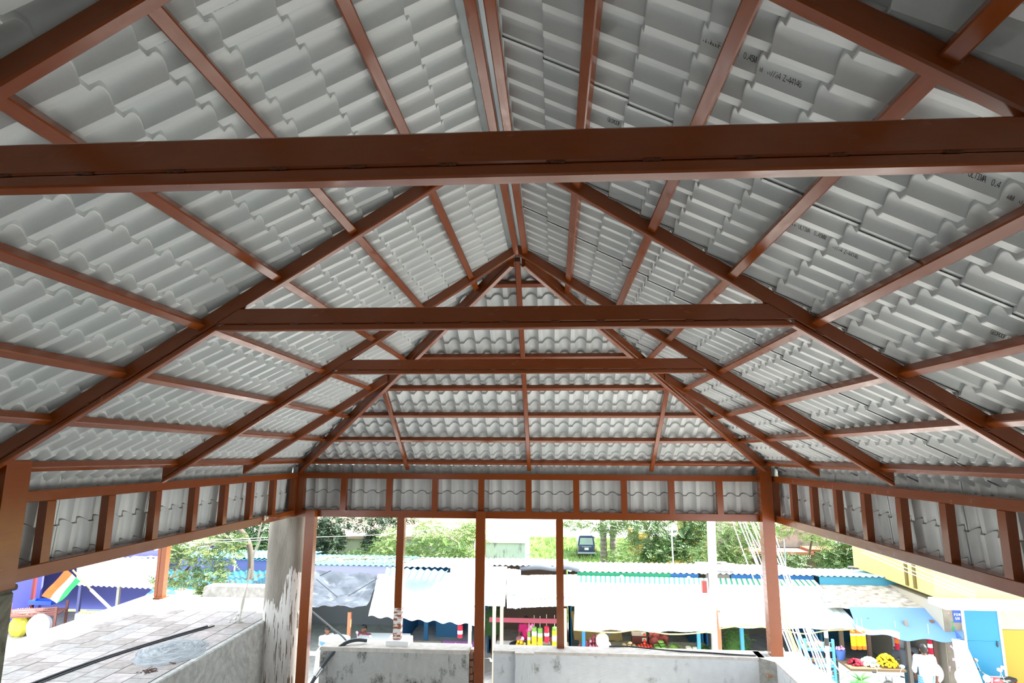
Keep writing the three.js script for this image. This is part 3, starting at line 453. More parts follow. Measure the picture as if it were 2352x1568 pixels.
wire('wire from the tall blue door down to the right edge', [at(2285, 1388, -11), at(2345, 1428, -9), at(2400, 1470, -7)], 0.01, wWhite);
// ---------------------------------------------------------------- market stalls along the street
const PW_ = (x, y, z) => V(x, y, z);
function quadSheet(p00, p10, p01, p11, fn, ns = 40, nt = 20) { const n = p10.clone().sub(p00).cross(p01.clone().sub(p00)).normalize(); if (n.y < 0) n.negate(); const a = grid((s, t) => bil(p00, p10, p01, p11, s, t).addScaledVector(n, fn ? fn(s, t) : 0), ns, nt); return merge([a, a.clone().translate(-n.x * 0.004, -n.y * 0.004, -n.z * 0.004)]); }
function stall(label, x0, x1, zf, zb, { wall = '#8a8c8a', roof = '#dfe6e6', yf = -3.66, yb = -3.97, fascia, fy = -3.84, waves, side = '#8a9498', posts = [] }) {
  const cx = (x0 + x1) / 2, T = thing('market_stall', label, 'stall', [cx, GY, zf]); const L = g => g.translate(-cx, -GY, -zf);
  mesh('back_wall', L(box(x0, x1, GY, yb - 0.05, zb - 0.08, zb, 0.01)), M(wall, 0.9), T);
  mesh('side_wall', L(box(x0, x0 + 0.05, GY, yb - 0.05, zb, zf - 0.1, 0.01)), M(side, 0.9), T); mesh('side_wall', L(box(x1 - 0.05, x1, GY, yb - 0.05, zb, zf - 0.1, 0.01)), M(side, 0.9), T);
  mesh('roof_sheet', L(corrugated(V(x0 - 0.1, yb, zb - 0.3), V(x1 + 0.1, yb, zb - 0.3), V(x0 - 0.1, yf, zf + 0.12), V(x1 + 0.1, yf, zf + 0.12), waves || Math.round((x1 - x0) * 5.2), 0.022)), M(roof, 0.55), T);
  for (const [a, b, c] of fascia || []) mesh('fascia_board', L(box(a, b, fy - 0.22, yf - 0.03, zf - 0.02, zf + 0.02, 0.004)), M(c, 0.7), T);
  for (const [x, z, c, h] of posts) mesh('stall_post', L(box(x - 0.05, x + 0.05, GY, h || -4.3, z - 0.05, z + 0.05, 0.01)), M(c, 0.7), T);
  return { T, L };
}
// striped awnings: white canvas, green stripes, glare painted in as pale green below the head
const striped = n => new THREE.MeshPhysicalMaterial({ map: tex(512, 128, (x, y) => { const on = ((x * n) % 1) < 0.36, f = fbm(x * 20, y * 20, 3, 2); return on && y < 0.14 + f * 0.02 ? [30, 140, 100] : on ? [206, 230, 220] : [246, 246, 243]; }), roughness: 0.8, side: THREE.DoubleSide, transmission: 0.25 });
function awning(S, p00, p10, p01, p11, mat, sag, name = 'awning') { return mesh(name, S.L(quadSheet(p00, p10, p01, p11, (s, t) => sag ? sag(s, t) : 0, 60, 24)), mat, S.T); }
const canvas = M('#f4f2ec', 0.85, { transmission: 0.25 });
// 1 purple stall at the far left with scalloped white awning
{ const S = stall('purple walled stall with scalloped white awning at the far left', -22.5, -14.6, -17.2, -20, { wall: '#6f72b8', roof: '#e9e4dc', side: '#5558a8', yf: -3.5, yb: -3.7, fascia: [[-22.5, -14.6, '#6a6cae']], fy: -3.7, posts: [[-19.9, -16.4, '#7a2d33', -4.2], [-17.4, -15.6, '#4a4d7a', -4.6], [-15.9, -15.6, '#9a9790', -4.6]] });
  const a = at(178, 1277, -17), b = at(372, 1282, -17), c = at(176, 1343, -15.4), d = at(366, 1352, -15.4);
  mesh('awning', S.L(corrugated(a, b, c, d, 15, 0.03)), M('#f3efe9', 0.8), S.T); mesh('roof_tarp', S.L(quadSheet(at(320, 1268, -17.6), at(372, 1268, -17.6), at(300, 1280, -17), at(372, 1280, -17), (s, t) => 0.06 * fbm(s * 4, t * 4, 2), 16, 8)), M('#d8d2c6', 0.85), S.T);
  mesh('purple_panel', S.L(box(-22.4, -19.95, GY, -4.0, -16.9, -16.8)), M('#5558a8', 0.85), S.T); }
// 2 blue sheet roof behind the left tree
{ const S = stall('lavender stall with low blue corrugated roof behind the left tree', -14.5, -9.9, -17, -20, { wall: '#6f74b4', roof: '#5a9aa8', side: '#7c80bc', yf: -3.72, yb: -3.95, fascia: [[-14.5, -9.9, '#6d74ac']], fy: -4.05 });
  mesh('low_roof_sheet', S.L(corrugated(at(350, 1308, -16.9), at(640, 1310, -16.9), at(380, 1342, -14.6), at(640, 1352, -14.6), 20, 0.03)), new THREE.MeshPhysicalMaterial({ map: tex(256, 256, (x, y) => fbm(x * 7, y * 5, 3, 4) > 0.13 ? [86, 78, 68] : [48 + 16 * fbm(x * 30, y * 3, 1, 2), 116, 138]), roughness: 0.6, side: THREE.DoubleSide }), S.T);
  mesh('front_tarp', S.L(quadSheet(at(360, 1340, -14.7), at(640, 1350, -14.7), at(360, 1400, -14.2), at(640, 1400, -14.2), (s, t) => 0.10 * fbm(s * 7, t * 3, 2), 40, 12)), new THREE.MeshPhysicalMaterial({ map: tex(128, 64, (x, y) => { const n = fbm(x * 5, y * 3, 8, 3); return n > 0.1 ? [80, 165, 178] : n < -0.16 ? [238, 190, 130] : [244, 240, 232]; }), roughness: 0.7, side: THREE.DoubleSide }), S.T);
  mesh('roof_lip', S.L(corrugated(at(470, 1270, -17.5), at(640, 1274, -17.5), at(470, 1281, -16.85), at(640, 1287, -16.85), 16, 0.02)), M('#5d9fac', 0.55), S.T);
  mesh('downpipe', S.L(rod(at(541, 1288, -16.8), at(537, 1316, -16.8), 0.03)), M('#d7dde0', 0.5), S.T); }
// 3 grey tarpaulin stall
{ const S = stall('stall under a sagging grey tarpaulin with aqua roof edge', -9.8, -5.35, -15.2, -18.6, { wall: '#8d8f92', roof: '#3f9c90', yf: -3.62, yb: -3.86, fascia: [[-9.8, -5.35, '#9c9ec0']], fy: -3.82, posts: [[-6.15, -12.6, '#a5694a', -4.6]] });
  const tm = new THREE.MeshPhysicalMaterial({ map: tex(256, 256, (x, y) => { const n = fbm(x * 5, y * 5, 4, 4), w = Math.max(0, fbm(x * 8, y * 7, 9, 4) - 0.12) * 130; return [66 + n * 36 + w, 72 + n * 36 + w, 80 + n * 36 + w]; }), roughness: 0.38, side: THREE.DoubleSide });
  const a = at(640, 1308, -14.8), b = at(874, 1325, -14.8), c = at(640, 1396, -12.4), d = at(842, 1398, -12.4);
  awning(S, a, b, c, d, tm, (s, t) => -0.38 * Math.sin(Math.PI * s) * Math.sin(Math.PI * t) * 0.5 + 0.07 * Math.abs(Math.sin((s - t * 0.8) * 9)) + 0.05 * Math.abs(Math.sin((s + t * 0.6) * 13)) + 0.12 * fbm(s * 6, t * 5, 3), 'tarpaulin');
  for (const [p, q] of [[[735, 1322], [760, 1310]], [[872, 1325], [800, 1368]], [[727, 1330], [800, 1392]]]) mesh('tie_rope', S.L(rod(at(...p, -13.6), at(...q, -13.2), 0.012)), M('#2c2d30', 0.8), S.T);
  const tw = []; for (let i = 0; i < 16; i++) { const x = rr(-9.2, -5.6), z = rr(-18, -16); tw.push(rod(V(x, -3.66 + (z + 15.2) * 0.07 + 0.03, z), V(x + rr(0.3, 1.2), -3.64 + (z + 15.2) * 0.07 + rr(0.03, 0.12), z + rr(-0.3, 0.3)), 0.02)); } mesh('fallen_branches', S.L(merge(tw)), M('#8a7360', 0.9), S.T);
  const lit = []; for (let i = 0; i < 420; i++) { const x = rr(-9.7, -5.4), z = rr(-18.4, -15.8); lit.push(new THREE.TetrahedronGeometry(rr(0.03, 0.07)).rotateX(rr(0, 3)).translate(x, -3.64 + (z + 15.2) * 0.07 + 0.03, z)); } const lm = mesh('dry_leaf_litter', S.L(merge(lit)), M('#a8a488', 0.95), S.T); lm.userData.kind = 'stuff'; }
// 4 white cloth stall with small blue sheet
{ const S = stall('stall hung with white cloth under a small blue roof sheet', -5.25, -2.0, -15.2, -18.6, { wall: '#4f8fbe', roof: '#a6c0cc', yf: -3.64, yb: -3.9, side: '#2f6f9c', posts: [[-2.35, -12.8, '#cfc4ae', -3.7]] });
  const a = at(868, 1318, -14.6), b = at(1120, 1312, -14.6), c = at(846, 1415, -12.3), d = at(1110, 1436, -12.3);
  awning(S, a, b, c, d, M('#f4f3f1', 0.85, { transmission: 0.2 }), (s, t) => 0.03 * Math.sin(s * 46) * (0.3 + t) + 0.05 * fbm(s * 5, t * 4, 6), 'white_cloth');
  mesh('blue_roof_sheet', S.L(corrugated(at(888, 1303, -14.3), at(1030, 1310, -14.3), at(884, 1322, -13.2), at(1012, 1337, -13.2), 9, 0.035)), M('#5d8fb4', 0.5), S.T);
  const side = at(1120, 1300, -14.7); awning(S, at(1035, 1300, -14.9), at(1165, 1300, -14.9), at(1030, 1388, -13.0), at(1160, 1392, -13.0), M('#f5f4f2', 0.85, { transmission: 0.2 }), (s, t) => 0.04 * fbm(s * 6, t * 4, 16), 'white_cloth');
  mesh('stall_door', S.L(box(-4.2, -3.3, GY, -4.5, -17.2, -17.1)), M('#4f8fbe', 0.8), S.T); mesh('blue_door_post', S.L(box(-4.35, -4.2, GY, -4.3, -15.6, -15.5)), M('#2f6f9c', 0.7), S.T); }
// 5 palm-thatch stall wrapped in grey plastic
{ const S = stall('stall with thatch slope and torn grey plastic at its left edge', -1.9, 0.75, -15, -18.4, { wall: '#9a8678', roof: '#dcdde2', yf: -3.5, yb: -3.86, side: '#6b5a4c', posts: [[-1.55, -12.4, '#d8b690', -4.3], [-1.32, -12.4, '#b9a48a', -4.3], [0.62, -12.3, '#d9b48c', -4.3]] });
  const a = at(1158, 1322, -14.8), b = at(1326, 1320, -14.8), c = at(1165, 1398, -12.3), d = at(1322, 1392, -12.3);
  const th = new THREE.MeshPhysicalMaterial({ map: tex(256, 256, (x, y) => { const n = fbm(x * 40, y * 16, 3, 3), m = fbm(x * 7, y * 7, 8, 3); return [176 + n * 110 + m * 20, 166 + n * 110 + m * 20, 152 + n * 100 + m * 20]; }), roughness: 0.95, side: THREE.DoubleSide, bumpMap: grain, bumpScale: 0.03 });
  awning(S, a, b, c, d, th, (s, t) => 0.05 * fbm(s * 14, t * 10, 5) + 0.02, 'thatch_slope');
  awning(S, at(1164, 1308, -14.7), at(1196, 1312, -14.7), at(1164, 1400, -12.25), at(1196, 1402, -12.25), M('#7f8b98', 0.4), (s, t) => 0.06 + 0.07 * fbm(s * 4, t * 9, 15), 'torn_plastic');
  mesh('plastic_roll', S.L(tube([at(1195, 1305, -15), at(1240, 1302, -14.9), at(1275, 1306, -14.9), at(1300, 1302, -14.9), at(1330, 1308, -14.9)], 0.09, 40, 7)), M('#5f6670', 0.4), S.T);
  mesh('bamboo_pole', S.L(rod(at(1194, 1365, -13.2), at(1241, 1336, -14.2), 0.025)), M('#c9b69a', 0.8), S.T); mesh('rubber_ring', S.L(new THREE.TorusGeometry(0.17, 0.02, 8, 28).translate(...at(1175, 1353, -13.0).toArray())), M('#a9b6c2', 0.5), S.T);
  mesh('valance', S.L(box(-1.7, 0.6, -4.75, -4.62, -12.4, -12.36)), M('#7d3340', 0.8), S.T); }
// 6 long green striped awning
{ const S = stall('vegetable stall with long green striped white awning', 0.85, 5.35, -15, -18.5, { wall: '#98906a', roof: '#f0eeea', side: '#2b7fb0', fascia: [[1.1, 4.3, '#1d8a64'], [4.3, 5.25, '#1f5c96']], posts: [[1.2, -12.9, '#2b7fb0', -4.6], [4.72, -12.9, '#4a9ac2', -4.6], [5.35, -12.9, '#cf7f5c', -4.4]] });
  awning(S, at(1322, 1321, -14.9), at(1625, 1327, -14.9), at(1318, 1446, -12.1), at(1640, 1452, -12.1), striped(27), (s, t) => 0.02 * Math.sin(s * 30) * t - 0.12 * Math.max(0, t - 0.85) * Math.sin(s * 14));
  mesh('awning_hem', S.L(tube([at(1318, 1446, -12.05), at(1360, 1449, -12.05), at(1410, 1452, -12.05), at(1470, 1446, -12.05), at(1540, 1456, -12.05), at(1640, 1450, -12.05)], 0.02, 60, 5)), M('#d8b878', 0.7), S.T);
  for (const x of [2.62, 4.9]) mesh('lamp_fixture', S.L(ball(0.07, x, -3.82, -14.9)), M('#f0f2f0', 0.4), S.T); }
// 7 second striped awning behind the pole and the corner column
{ const S = stall('stall with second striped awning behind the utility pole', 5.45, 9.15, -15, -18.5, { wall: '#92897a', roof: '#eef0f0', side: '#2f78b8', fascia: [[6.35, 9.1, '#1f62a0'], [5.5, 6.3, '#7a756c']], posts: [[6.0, -12.8, '#4a9ac2', -4.6], [8.9, -12.7, '#7e6a58', -4.6]] });
  awning(S, at(1640, 1327, -14.9), at(1870, 1331, -14.9), at(1652, 1440, -12.1), at(1985, 1446, -12.1), striped(19), (s, t) => 0.02 * Math.sin(s * 24) * t);
  mesh('awning_hem', S.L(tube([at(1652, 1443, -12.05), at(1720, 1436, -12.05), at(1800, 1448, -12.05), at(1850, 1455, -12.05), at(1900, 1448, -12.05), at(1985, 1445, -12.05)], 0.02, 60, 5)), M('#d8b878', 0.7), S.T);
  const tl = []; for (let i = 0; i < 14; i++) tl.push(rbox(0.5, 0.03, 0.3, 0.01, 5.6 + rr(0, 1.1), -3.55 + rr(0, 0.08), -15.2 - rr(0, 1)).rotateY(0)); mesh('loose_roof_tiles', S.L(merge(tl)), M('#c9b8ad', 0.9), S.T); }
// 8 flower stall under blue tarpaulin
{ const S = stall('flower stall under pale debris roof and blue tarpaulin', 9.2, 12.9, -14.9, -17.8, { wall: '#4c8aa6', roof: '#9cbccb', side: '#4a8cab', fascia: [[9.25, 12.7, '#4d9cb8']], fy: -3.95, yf: -3.66, posts: [[9.55, -12.4, '#6e5448', -4.4], [10.55, -12.2, '#8b8378', -4.4], [11.35, -12.3, '#7a5a4c', -4.4]] });
  awning(S, at(1872, 1342, -14.8), at(2128, 1346, -14.8), at(1900, 1396, -12.9), at(2218, 1400, -12.9), new THREE.MeshPhysicalMaterial({ map: tex(256, 128, (x, y) => { const n = fbm(x * 16, y * 10, 3, 4); return x > 0.72 && n < 0.05 ? [120, 160, 184] : [188 + n * 120, 178 + n * 120, 164 + n * 110]; }), roughness: 0.9, side: THREE.DoubleSide, bumpMap: grain, bumpScale: 0.02 }), (s, t) => 0.06 * fbm(s * 9, t * 6, 3), 'debris_roof');
  awning(S, at(1950, 1393, -12.9), at(2212, 1397, -12.9), at(1968, 1448, -11.6), at(2212, 1470, -11.6), M('#7aa6e0', 0.55, { transmission: 0.2 }), (s, t) => 0.05 * Math.sin(s * 17 + t * 3) * t - 0.12 * Math.sin(Math.PI * s) * t, 'blue_tarpaulin');
  awning(S, at(2190, 1440, -11.7), at(2214, 1470, -11.6), at(2206, 1492, -11.7), at(2212, 1500, -11.6), M('#3f5fae', 0.55), null, 'tarpaulin_flap');
  const br = []; for (let i = 0; i < 60; i++) { const s = rnd(), t = rnd() * 0.5, p = bil(at(1960, 1304, -18), at(2115, 1318, -17.6), at(1960, 1312, -15.3), at(2110, 1322, -15.2), s, t); br.push(rbox(rr(0.2, 0.5), 0.05, rr(0.06, 0.12), 0.01).rotateY(rr(-0.5, 0.5)).translate(p.x, p.y + 0.05, p.z)); } mesh('roof_debris', S.L(merge(br)), M('#6e625a', 0.95), S.T);
  mesh('tiles_on_wall', S.L(box(11.0, 12.8, -5.6, GY, -13.6, -13.5)), M('#5d8598', 0.7), S.T); }
// ---------------------------------------------------------------- small things on the terrace and the parapets
{ const pts = [V(-2.62, -2.78, 0.75), V(-2.55, -2.42, 0.45), V(-2.43, -2.16, 0.24), V(-2.33, -2.02, 0.15), V(-2.2, -1.925, 0.08), V(-2.08, -1.905, 0.03), V(-1.98, -1.925, -0.02)].map(p => p), T = thing('hose', 'black rubber hose with metal joint hanging over the stained parapet', 'hose', [-2.43, FL, 0.3]);
  const L = g => g.translate(2.43, -FL, -0.3); mesh('hose_pipe', L(tube([V(-2.72, FL + 0.03, 1.1), ...pts], 0.021, 60, 10)), M('#3a3e42', 0.35), T); mesh('hose_joint', L(tube([V(-2.475, -2.24, 0.31), V(-2.43, -2.165, 0.245)], 0.027, 6, 12)), M('#b9bcbc', 0.3, { metalness: 0.8 }), T); }
tag(mesh('cable', tube([at(715, 1402, -0.9), at(760, 1440, -0.5), at(797, 1474, -0.14), at(806, 1500, -0.16)], 0.012, 24, 6), M('#24262a', 0.5)), 'thin black cable dropping behind the stained parapet', 'cable');
tag(mesh('cable', tube([V(-0.7, -2.42, 0.1), V(-0.56, -2.425, 0.15), V(-0.42, -2.40, 0.1)], 0.009, 12, 6), M('#22252a', 0.5)), 'short black cable bridging the gap between the parapets', 'cable');
tag(mesh('cable', tube([V(0.95, YC + 0.012, -0.1), V(1.15, YC + 0.02, -0.09), V(1.45, YC + 0.013, -0.04), V(1.75, YC + 0.012, 0.02), V(2.05, YC + 0.012, 0.05), V(2.4, YC + 0.012, 0.11), V(2.6, YC + 0.012, 0.12)], 0.0095, 60, 6), M('#1f2226', 0.45)), 'black cable lying along the pale parapet coping', 'cable');
tag(mesh('cable', tube([V(-4.36, YT + 0.013, 2.6), V(-4.31, YT + 0.014, 2.2), V(-4.26, YT + 0.014, 1.86), V(-4.14, YT + 0.014, 1.36), V(-3.96, YT + 0.014, 0.8), V(-3.8, YT + 0.014, 0.35)], 0.013, 60, 6), M('#15161a', 0.45)), 'thick black cable running across the terrace tiles', 'cable');
tag(mesh('cable', tube([V(-4.31, YT + 0.009, 2.6), V(-4.27, YT + 0.009, 2.2), V(-4.225, YT + 0.009, 1.86), V(-4.12, YT + 0.009, 1.36), V(-3.93, YT + 0.009, 0.8), V(-3.74, YT + 0.009, 0.3)], 0.007, 60, 6), M('#1c1d22', 0.45)), 'thin black cable beside the thick one on the terrace', 'cable');
{ const g = grid((s, t) => { const a = s * Math.PI * 2, r = t, bx = 0.34 * r * Math.cos(a), bz = 0.46 * r * Math.sin(a), n = fbm(bx * 9 + 3, bz * 9, 4, 4); return V(bx * (1 + 0.25 * fbm(Math.cos(a) * 2, Math.sin(a) * 2, 7)), Math.max(0.001, 0.062 * (1 - r * r) + 0.05 * n * (1 - r)), bz * (1 + 0.2 * fbm(Math.cos(a) * 2 + 5, Math.sin(a) * 2, 2))); }, 60, 26);
  const o = mesh('cement_heap', g, new THREE.MeshPhysicalMaterial({ map: tex(128, 128, (x, y) => { const v = 60 * fbm(x * 12, y * 12, 5, 4) + (rnd() - 0.5) * 20; return [138 + v, 141 + v, 142 + v]; }), roughness: 0.95, side: THREE.DoubleSide, bumpMap: grain, bumpScale: 0.01 })); o.position.set(-3.66, YT, 1.27); o.rotation.y = 0.25; tag(o, 'low heap of pale grey cement on the terrace edge', 'cement'); }
{ const chips = []; for (let i = 0; i < 40; i++) chips.push(rbox(rr(0.006, 0.05), 0.005, rr(0.004, 0.01), 0.002, rr(-0.09, 0.09) * (rnd() + 0.3), 0.004, rr(-0.07, 0.07) * (rnd() + 0.3), 1).rotateY(rr(0, 3)).translate(0, 0, 0)); const o = mesh('rust_scrapings', merge(chips), M('#4a3026', 0.9)); o.position.set(-3.52, YT + 0.001, 1.86); tag(o, 'small patch of dark rust scrapings near the cement heap', 'debris'); o.userData.kind = 'stuff'; }
for (const [x, z, l] of [[-3.5, 1.1, 'above'], [-3.47, 1.62, 'below']]) { const o = mesh('steel_offcut', rod(V(0, 0.008, 0), V(0.07, 0.008, 0.015), 0.007), M('#4c3a34', 0.6)); o.position.set(x, YT, z); tag(o, `short rusty steel offcut ${l} the cement heap`, 'offcut'); }
// white plastic strapping tied to the left rail
{ const a = V(-2.962, -0.42, 0.98), T = thing('plastic_strap', 'white plastic strapping tied to the left rail and slanting down to the terrace', 'strap', [a.x, a.y, a.z]); const L = g => g.translate(-a.x, -a.y, -a.z), sm = M('#e6e3d9', 0.6, { transmission: 0.2 });
  const strip = (p, q, w, tw) => merge([quadSheet(p.clone().add(V(0, 0, -w)), p.clone().add(V(0, 0, w)), q.clone().add(V(0, 0, -w * 1.3)), q.clone().add(V(0, 0, w * 1.3)), (s, t) => 0.012 * Math.sin(t * 11 + tw) * (s - 0.2), 4, 30)]);
  const b = V(-3.55, YT + 0.01, 0.08), mid = V(-3.2, -1.0, 0.62);
  mesh('strap_strand', L(strip(V(-2.955, -0.45, 0.95), mid, 0.013, 0)), sm, T); mesh('strap_strand', L(strip(V(-2.955, -0.40, 0.80), mid.clone().add(V(0.01, 0.05, -0.01)), 0.009, 2)), sm, T); mesh('strap_strand', L(strip(mid, b, 0.02, 1)), sm, T);
  mesh('strap_tail', L(strip(V(-2.95, -0.40, 0.86), V(-2.955, -0.455, 0.42), 0.006, 3)), sm, T); mesh('strap_knot', L(ball(0.022, -2.953, -0.41, 0.88, 0.7, 1.4, 1)), sm, T);
  mesh('strap_fringe', L(merge([0, 1, 2, 3].map(i => strip(b.clone().add(V(0, 0.08, 0)), b.clone().add(V(-0.12 + i * 0.06, -0.005, rr(-0.05, 0.05))), 0.01, i)))), sm, T); }
{ const a = at(367, 1372, -1.1), T = thing('steel_column', 'slender brown column standing on the terrace by the low parapet', 'column', [a.x, YT, a.z]); mesh('shaft', [box(-0.062, -0.02, 0, 1.9, -0.05, 0.05, 0.006), box(-0.014, 0.062, 0, 1.9, -0.05, 0.05, 0.006)], paint, T); mesh('base_plate', box(-0.09, 0.09, 0, 0.012, -0.08, 0.08), paint, T); }
// white tank behind the end of the stained parapet
{ const T = thing('water_tank', 'white round-shouldered tank with blue lid behind the steel column', 'tank', [-2.62, -3.4, -0.75]); mesh('tank_body', new THREE.LatheGeometry([[0, 0], [0.2, 0], [0.24, 0.05], [0.25, 0.9], [0.23, 1.15], [0.16, 1.24], [0, 1.26]].map(p => new THREE.Vector2(...p)), 28), M('#eef0ee', 0.5), T); mesh('lid', cyl(0.2, 0.2, 0.05, 0, 1.24, 0, 24), M('#5b93c4', 0.5), T); mesh('stand', box(-0.3, 0.3, -3.1, 0, -0.3, 0.3), M('#b9b4a8', 0.9), T); }
// printed lettering on the sheets
const font = await new FontLoader().loadAsync('fonts/droid/droid_sans_mono_regular.typeface.json');
function sheetPrint(cov, j, k, uf, v0, text, size = 0.0135, flip = 1) {   // lettering runs down the slope along one barrel, letter by letter, clear of the steps
  const out = []; let s = k * wSide.pc + v0; const adv = size * 0.63;
  for (const c of text) {
    let kk = Math.floor(s / wSide.pc), v = s - kk * wSide.pc; if (v < 0.014) { s += 0.014 - v; v = 0.014; } if (v + adv > wSide.pc - 0.003) { kk++; s = kk * wSide.pc + 0.014; v = 0.014; }
    s += adv; if (c === ' ') continue;
    const g = new THREE.ShapeGeometry(font.generateShapes(c, size), 3), p = g.attributes.position;
    for (let i = 0; i < p.count; i++) { const q = cov.point(j, kk, uf + flip * p.getY(i) / wSide.pw, v + p.getX(i), -0.0012); p.setXYZ(i, q.x, q.y, q.z); }
    g.computeVertexNormals(); out.push(g);
  }
  const m = mesh('printed_lettering', merge(out), inkMat, cov.root); tag(m, 'black printed lettering on the sheet'); return m;
}
const LINE = ['GEOROOF ULTIMA', '0.45MM', '07/24', 'Z-44146'];
// where the photograph shows the print: two sheets of the left slope near the viewer, four of the right slope
const FULL = 'GEOROOF ULTIMA  0.45MM  07/24 Z-44146';
sheetPrint(left, 0, 3, 0.40, 0.09, FULL, 0.0135, -1); sheetPrint(left, 6, 2, 0.40, 0.12, FULL, 0.0135, -1);
for (const [j, k, v] of [[-2, 3, 0.195], [-2, 8, 0.03], [-2, 12, 0.1], [-7, 2, 0.13], [-7, 6, 0.18], [-7, 11, 0.11], [-13, 4, 0.1], [-13, 9, 0.05], [4, 5, 0.1]]) sheetPrint(right, j, k, 0.25, v, FULL, 0.0135, 1);
// ---------------------------------------------------------------- trees and shrubs
function sprig(n, len, w) { const out = []; for (let i = 0; i < n; i++) { const t = i / (n - 1), s = i % 2 ? 1 : -1, x = t * len, l = w * (1.1 - 0.4 * t), a = V(x, 0, 0), b = V(x + l * 0.55, 0.02, s * l), m1 = V(x + l * 0.05, 0.03, s * l * 0.62), m2 = V(x + l * 0.52, -0.01, s * l * 0.4); const g = new THREE.BufferGeometry().setFromPoints([a, m2, b, a, b, m1]); g.computeVertexNormals(); out.push(g); } return merge(out); }
const sprigs = { fine: sprig(11, 0.42, 0.10), broad: sprig(7, 0.34, 0.17), lacy: sprig(13, 0.5, 0.075) };
const leafMat = M('#ffffff', 0.6, { transmission: 0.3 });
function foliage(parent, name, blobs, n, kind, cols, size = 1) {   // blobs: [x, y, z, rx, ry, rz]
  const im = new THREE.InstancedMesh(sprigs[kind], leafMat, n), m = new THREE.Matrix4(), q = new THREE.Quaternion(), c = new THREE.Color(), ca_ = new THREE.Color(cols[0]), cb_ = new THREE.Color(cols[1]);
  for (let i = 0; i < n; i++) {
    const b = blobs[(rnd() * blobs.length) | 0]; let d = V(rr(-1, 1), rr(-1, 1), rr(-1, 1)); if (d.lengthSq() > 1) d.normalize(); d.multiplyScalar(Math.pow(rnd(), 0.25) / Math.max(0.35, d.length())); if (d.length() > 1) d.normalize();
    q.setFromEuler(new THREE.Euler(rr(-0.9, 0.9), rr(0, 6.3), rr(-0.9, 0.5))); m.compose(V(b[0] + d.x * b[3], b[1] + d.y * b[4], b[2] + d.z * b[5]), q, V(1, 1, 1).multiplyScalar(size * rr(0.7, 1.3))); im.setMatrixAt(i, m);
    im.setColorAt(i, c.copy(ca_).lerp(cb_, rnd()).multiplyScalar(rr(0.42, 0.72)));
  }
  im.name = name; im.userData.kind = 'stuff'; im.castShadow = im.receiveShadow = true; parent.add(im); return im;
}
function tree(name, label, cat, base, trunkPts, blobs, n, kind, cols, size, r = 0.1) {
  const T = thing(name, label, cat, base);
  if (trunkPts) trunkPts.forEach((pts, i) => mesh(i ? 'branch' : 'trunk', tube(pts.map(p => V(...p)), i ? r * 0.35 : r, 20, 7), M('#5d5348', 0.95), T));
  foliage(T, 'foliage', blobs.map(b => [b[0] - base[0], b[1] - base[1], b[2] - base[2], b[3], b[4], b[5]]), n, kind, cols, size); return T;
}
const bl = (u, v, z, rx, ry, rz) => { const p = at(u, v, z); return [p.x, p.y, z, rx, ry, rz]; };
const G = { mid: ['#4f8038', '#8fae5c'], light: ['#86b84a', '#c4d98a'], deep: ['#2f5a26', '#5d8a3c'], dark: ['#2c4a2a', '#4c6e44'], pale: ['#7fa262', '#b9cf9a'] };
tree('tree', 'leafy tree with hanging sprays before the blue roof at the left', 'tree', [-11.2, GY, -15.8], [[[0, 0, 0], [0.2, 2, 0], [0.1, 3.6, 0.2], [-0.6, 4.6, 0.9]], [[0.1, 3.6, 0.2], [-1, 3.9, 1.2], [-2.2, 3.3, 2]], [[0.1, 3.4, 0.2], [-0.6, 3.6, 1.5], [-1.2, 2.6, 2.3]], [[0.1, 3.5, 0.2], [-1.6, 3.4, 1], [-1.9, 2.4, 1.6]]],
  [bl(470, 1255, -13.5, 0.75, 0.5, 0.6), bl(430, 1290, -13.5, 0.55, 0.45, 0.5), bl(510, 1275, -13.4, 0.6, 0.35, 0.5), bl(440, 1330, -13.2, 0.6, 0.28, 0.4), bl(500, 1325, -13.2, 0.35, 0.4, 0.3), bl(470, 1358, -13.0, 0.3, 0.12, 0.2), bl(405, 1265, -13.6, 0.35, 0.3, 0.4), bl(540, 1240, -13.6, 0.5, 0.3, 0.5), bl(370, 1335, -13.2, 0.25, 0.15, 0.2)], 760, 'broad', ['#5e8a46', '#aebf72'], 0.62, 0.11);
tree('tree', 'dense dark green tree behind the plastered pillar', 'tree', [-15.2, GY, -21.5], [[[0, 0, 0], [0.3, 2, 0], [0.7, 4.4, 0], [1.2, 6, 0]]], [bl(560, 1225, -21, 1.1, 1.0, 1), bl(600, 1250, -21, 0.8, 0.7, 0.8), bl(520, 1225, -21.5, 1.0, 0.6, 0.8), bl(585, 1190, -21, 1.2, 0.7, 1)], 900, 'fine', G.deep, 1.0, 0.2);
tree('tree', 'dark leaved tree hanging over the far left building', 'tree', [-11, -7.12, -23.6], [[[0, 0, 0], [-0.3, 2, 0.2], [0, 4.6, 0]]], [bl(760, 1205, -23, 1.0, 0.5, 0.8), bl(860, 1200, -23.2, 1.5, 0.45, 0.8), bl(775, 1240, -22.8, 0.35, 0.55, 0.4), bl(735, 1262, -22.8, 0.35, 0.5, 0.4), bl(745, 1215, -22.8, 0.5, 0.5, 0.5), bl(900, 1190, -24, 1.3, 0.3, 0.7)], 760, 'broad', G.dark, 0.75, 0.14);
tree('shrub', 'round dark shrub growing against the streaked wall', 'shrub', [at(848, 1262, -24.4).x, -7.12, -24.4], [[[0, 0, 0], [0.1, 1.4, 0], [0, 2.6, 0]]], [bl(850, 1250, -24.4, 0.42, 0.6, 0.3), bl(860, 1230, -24.4, 0.35, 0.4, 0.3)], 200, 'broad', G.dark, 0.75, 0.05);
